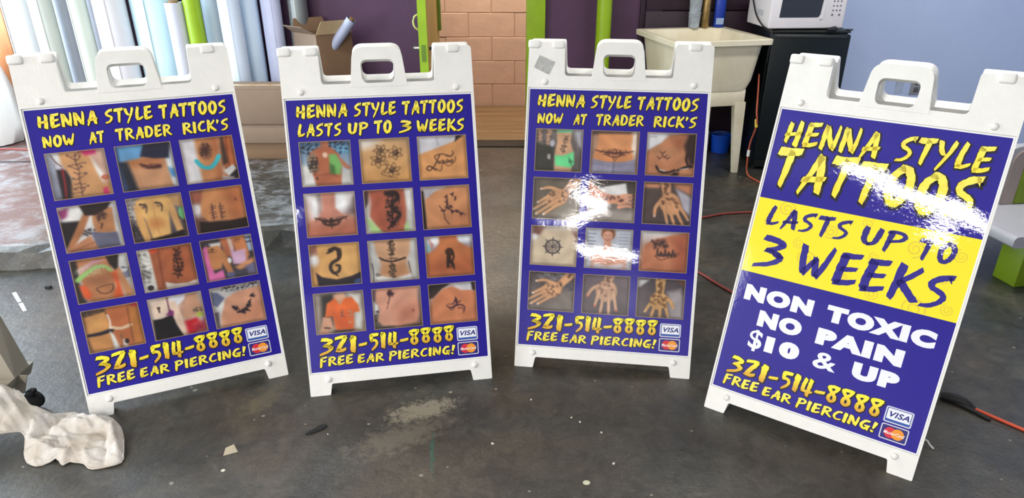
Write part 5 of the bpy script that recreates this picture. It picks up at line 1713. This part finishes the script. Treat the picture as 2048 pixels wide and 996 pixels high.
lathe('wheel', [(.022, 0), (.031, .004), (.033, .010), (.031, .018), (.022, .022)], mat('black_rubber', (26, 26, 27), .7), st, 20, Matrix.Translation((-.22, -.05, .0335)) @ Matrix.Rotation(R(90), 4, 'X'))
box('caster_fork', -.235, -.205, -.075, -.045, .05, .102, M_black, st, .004)
tag(st, 'beige rolling stand with a black caster at the left edge, under the cloth', 'stand')

from mathutils.geometry import delaunay_2d_cdt
from mathutils import noise as mnoise
ctl = [(-1.80, 1.88, .165), (-1.70, 1.87, .165), (-1.612, 1.856, .162), (-1.552, 1.848, .155), (-1.53, 1.831, .118), (-1.517, 1.824, .080), (-1.464, 1.845, .040), (-1.43, 1.884, .030), (-1.390, 1.862, .024), (-1.30, 1.856, .034), (-1.234, 1.797, .036), (-1.204, 1.749, .024), (-1.166, 1.660, .010), (-1.218, 1.642, .006), (-1.253, 1.634, .006), (-1.28, 1.662, .012), (-1.331, 1.667, .006), (-1.34, 1.650, .006), (-1.372, 1.680, .014), (-1.411, 1.645, .006), (-1.454, 1.660, .006), (-1.491, 1.714, .008), (-1.493, 1.740, .028), (-1.512, 1.752, .060), (-1.548, 1.718, .085), (-1.66, 1.69, .10), (-1.80, 1.68, .11)]
inner = [(-1.60, 1.79, .150), (-1.70, 1.78, .160), (-1.53, 1.79, .105), (-1.46, 1.80, .042), (-1.38, 1.83, .034), (-1.30, 1.78, .030), (-1.38, 1.75, .028), (-1.25, 1.72, .024), (-1.43, 1.71, .020), (-1.33, 1.70, .020), (-1.21, 1.68, .016)]
C_ = np.array(ctl + inner)
bnd = [Vector((p[0], p[1])) for p in round_poly([(c[0], c[1]) for c in ctl], .02, 4)]
fine = []
for i in range(len(bnd)):
    a, b = bnd[i], bnd[(i + 1) % len(bnd)]
    k = max(1, int((b - a).length / .007))
    fine += [a + (b - a) * (j / k) for j in range(k)]
nb = len(fine)
BN = np.array([p[:] for p in fine])
pts = list(fine)
for i, x in enumerate(np.arange(-1.80, -1.15, .0047)):
    for y in np.arange(1.62, 1.91, .0047):
        q = np.array((x + (.0023 if int(y * 1000) % 2 else 0), y))
        if np.hypot(*(BN - q).T).min() > .0035:
            pts.append(Vector(q))
CREASE = [((-1.269, 1.816), (-1.181, 1.673), .017, .016), ((-1.268, 1.779), (-1.215, 1.650), -.012, .014), ((-1.435, 1.816), (-1.333, 1.804), .012, .018),
          ((-1.475, 1.745), (-1.447, 1.800), -.030, .012), ((-1.447, 1.800), (-1.418, 1.840), -.022, .010), ((-1.488, 1.755), (-1.462, 1.812), .022, .014),
          ((-1.449, 1.707), (-1.323, 1.673), .014, .015), ((-1.357, 1.707), (-1.291, 1.754), .012, .013), ((-1.45, 1.684), (-1.342, 1.655), -.010, .010),
          ((-1.61, 1.845), (-1.50, 1.765), .014, .014), ((-1.60, 1.79), (-1.488, 1.735), .013, .016), ((-1.59, 1.74), (-1.49, 1.715), -.012, .012),
          ((-1.402, 1.842), (-1.30, 1.816), .010, .016), ((-1.40, 1.77), (-1.30, 1.775), -.008, .02), ((-1.335, 1.70), (-1.345, 1.655), .012, .008), ((-1.43, 1.66), (-1.36, 1.69), .010, .008), ((-1.27, 1.66), (-1.30, 1.70), .010, .008)]
rc = random.Random(12)
for _ in range(42):
    cx, cy, a, ln = rc.uniform(-1.66, -1.19), rc.uniform(1.66, 1.86), rc.gauss(.25, .7), rc.uniform(.03, .10)
    CREASE.append(((cx - ln * math.cos(a), cy - ln * math.sin(a)), (cx + ln * math.cos(a), cy + ln * math.sin(a)), rc.choice((1, 1, -1)) * rc.uniform(.002, .0055), rc.uniform(.004, .009)))
vs, es, fs, *_ = delaunay_2d_cdt(pts, [], [list(range(nb))], 1, 1e-6)
bm = bmesh.new()
bv = []
for v in vs:
    x, y = v
    w = 1 / (((C_[:, 0] - x) ** 2 + (C_[:, 1] - y) ** 2) ** 1.5 + 1.2e-5)
    z = float((w * C_[:, 2]).sum() / w.sum())
    de = float(np.hypot(*(BN - np.array((x, y))).T).min())
    e = min(1, de / .03)
    f = 0
    q = Vector((x * 9 + 1.5 * y * 9, (y - .3 * x) * 17, .3))
    q += Vector((mnoise.noise(q * .7) * .9, mnoise.noise(q * .7 + Vector((7, 3, 1))) * .9, 0))
    for sc_, am in ((1.0, .010), (2.3, .006), (5.0, .0022)):
        f += am * (1 - 2.2 * abs(mnoise.noise(q * sc_ + Vector((sc_ * 5, 0, 0)))) ** .8)
    for (p0, p1, am, wd_) in CREASE:
        ex, ey = p1[0] - p0[0], p1[1] - p0[1]
        l2 = ex * ex + ey * ey
        t = ((x - p0[0]) * ex + (y - p0[1]) * ey) / l2
        tc = min(1, max(0, t))
        d = math.hypot(x - p0[0] - tc * ex, y - p0[1] - tc * ey)
        side = 1 if (x - p0[0]) * ey - (y - p0[1]) * ex > 0 else .38
        f += 1.7 * am * math.exp(-d / (wd_ * side)) * (.35 + .65 * math.sin(math.pi * min(1, max(0, t * .8 + .1))))
    bulge = .006 * math.sqrt(max(0, 1 - (1 - e) ** 2))
    bv.append(bm.verts.new((x, y, max(.004, z - .008 + f * (.35 + .65 * e) + bulge))))
for f in fs:
    bm.faces.new([bv[i] for i in f])
for _ in range(1):
    bmesh.ops.smooth_vert(bm, verts=bm.verts, factor=.35, use_axis_x=False, use_axis_y=False, use_axis_z=True)
M_cloth = mat('grubby_white_cotton', (214, 210, 206), .9, var=.10, vscale=9, rgb2=(178, 166, 150), bump=.25, bscale=300)
clo = obj('dust_cloth', bm, M_cloth, None, 80)
sm = clo.modifiers.new('thick', 'SOLIDIFY')
sm.thickness, sm.offset = .0035, 0
hem = [Vector((p[0], p[1], 0)) for p in fine[:: 2]]
zs = {}
bm = bmesh.new()
path = []
for v in bv:
    pass
me = clo.data
VC = np.array([v.co[:] for v in me.vertices])
for p in hem:
    k = int(np.argmin(np.hypot(VC[:, 0] - p.x, VC[:, 1] - p.y)))
    path.append(Vector(VC[k]))
add_tube(bm, path + [path[0]], .0032, 6, False)
obj('hem', bm, M_cloth, clo, 70)
tag(clo, 'grubby white cotton cloth draped over the stand base and trailing on the floor', 'cloth')

# ------------------------------------------------------------------ litter on the floor
def chip(name, x, y, pts, th, rgb, label, cat, group=None, z=0.0, rz=0, tilt=0):
    bm = bmesh.new()
    n = len(pts)
    lo = [bm.verts.new((p[0], p[1], 0)) for p in pts]
    hi = [bm.verts.new((p[0] * .94, p[1] * .94, th)) for p in pts]
    bm.faces.new(lo[::-1])
    bm.faces.new(hi)
    for i in range(n):
        bm.faces.new((lo[i], lo[(i + 1) % n], hi[(i + 1) % n], hi[i]))
    o = obj(name, bm, mat('chip_%d_%d_%d' % rgb, rgb, .7, var=.1, vscale=60), None)
    o.location = (x, y, z + .0005)
    o.rotation_euler = (R(tilt), 0, rz)
    tag(o, label, cat, group)
    return o
o = empty('folded_chip', (-.868, 1.712, 0))
bm = bmesh.new()
hexa(bm, [(-.012, -.014, .0005), (.026, .004, .0005), (.026, .006, .0005), (-.012, -.012, .0005), (-.006, -.002, .020), (.016, .010, .024), (.016, .012, .024), (-.006, 0, .020)])
obj('pale_face', bm, mat('pale_card', (196, 186, 160), .7), o)
bm = bmesh.new()
hexa(bm, [(-.034, -.018, .0005), (-.012, -.014, .0005), (-.012, -.012, .0005), (-.034, -.016, .0005), (-.024, -.012, .004), (-.006, -.002, .019), (-.006, 0, .019), (-.024, -.010, .004)])
obj('dark_face', bm, mat('dark_card', (60, 52, 52), .8), o)
tag(o, 'folded chip, half pale and half dark, on the floor below the leftmost sign', 'chip')
chip('rubber_scrap', -.625, 1.822, [(-.032, -.024), (-.018, -.022), (.0, -.012), (.022, .002), (.030, .020), (.022, .027), (.004, .022), (-.006, .006), (-.024, -.010)], .004, (34, 36, 38), 'black scrap of rubber on the floor below the second sign', 'scrap')
for x0, y0, x1, y1 in ((-2.201, 2.779, -2.120, 2.690), (-2.110, 2.680, -2.048, 2.610)):
    dx, dy = x1 - x0, y1 - y0
    l = math.hypot(dx, dy)
    chip('tape_strip', (x0 + x1) / 2, (y0 + y1) / 2, [(-l / 2, -.008), (l / 2, -.007), (l / 2, .007), (-l / 2, .008)], .0012, (244, 244, 244),
         'longer white tape strip on the bluish floor at far left' if l > .1 else 'shorter white tape strip at the near end of the longer one, far left floor', 'tape', 'white tape strips on the floor', rz=math.atan2(dy, dx))
chip('washer', .216, 1.581, [(.011 * math.cos(a), .009 * math.sin(a)) for a in np.linspace(0, 5.9, 14)], .002, (206, 204, 176), 'round pale disc on the floor at the bottom centre', 'disc')
chip('dark_crumb', -2.074, 2.823, [(-.012, -.008), (.010, -.01), (.016, .004), (.002, .012), (-.012, .006)], .010, (36, 38, 40), 'small dark crumb on the bluish floor left of the leftmost sign', 'crumb')
bits = [(-.855, 1.632, 0.0068, 'below the folded chip'), (.065, 1.984, 0.0037, 'in front of the third sign'), (-.061, 1.754, 0.0050, 'in the middle of the bare floor'), (.305, 1.662, 0.0050, 'right of the round disc'), (.285, 1.808, 0.0037, 'ahead of the round disc'), (.195, 1.885, 0.0037, 'between the disc and the third sign'), (.221, 1.862, 0.0043, 'just nearer than the one before the third sign'), (-.585, 1.800, 0.0025, 'beside the black rubber scrap')]
for k, (x, y, s, where) in enumerate(bits):
    chip('white_crumb', x, y, [(-s, -s * .5), (s * .4, -s * .7), (s, s * .2), (s * .1, s * .7), (-s * .7, s * .5)], .003, (226, 222, 206), 'tiny white crumb on the floor ' + where, 'crumb', 'white crumbs on the floor', rz=k * 1.3)
o = tube('plastic_tie', catmull([(1.272, 1.766, .012), (1.286, 1.750, .018), (1.292, 1.738, .010), (1.300, 1.728, .003)], 5), .0028, mat('white_tie', (226, 224, 222), .5), None, 6)
tag(o, 'curled white plastic tie on the floor by the foot of the price sign', 'tie')
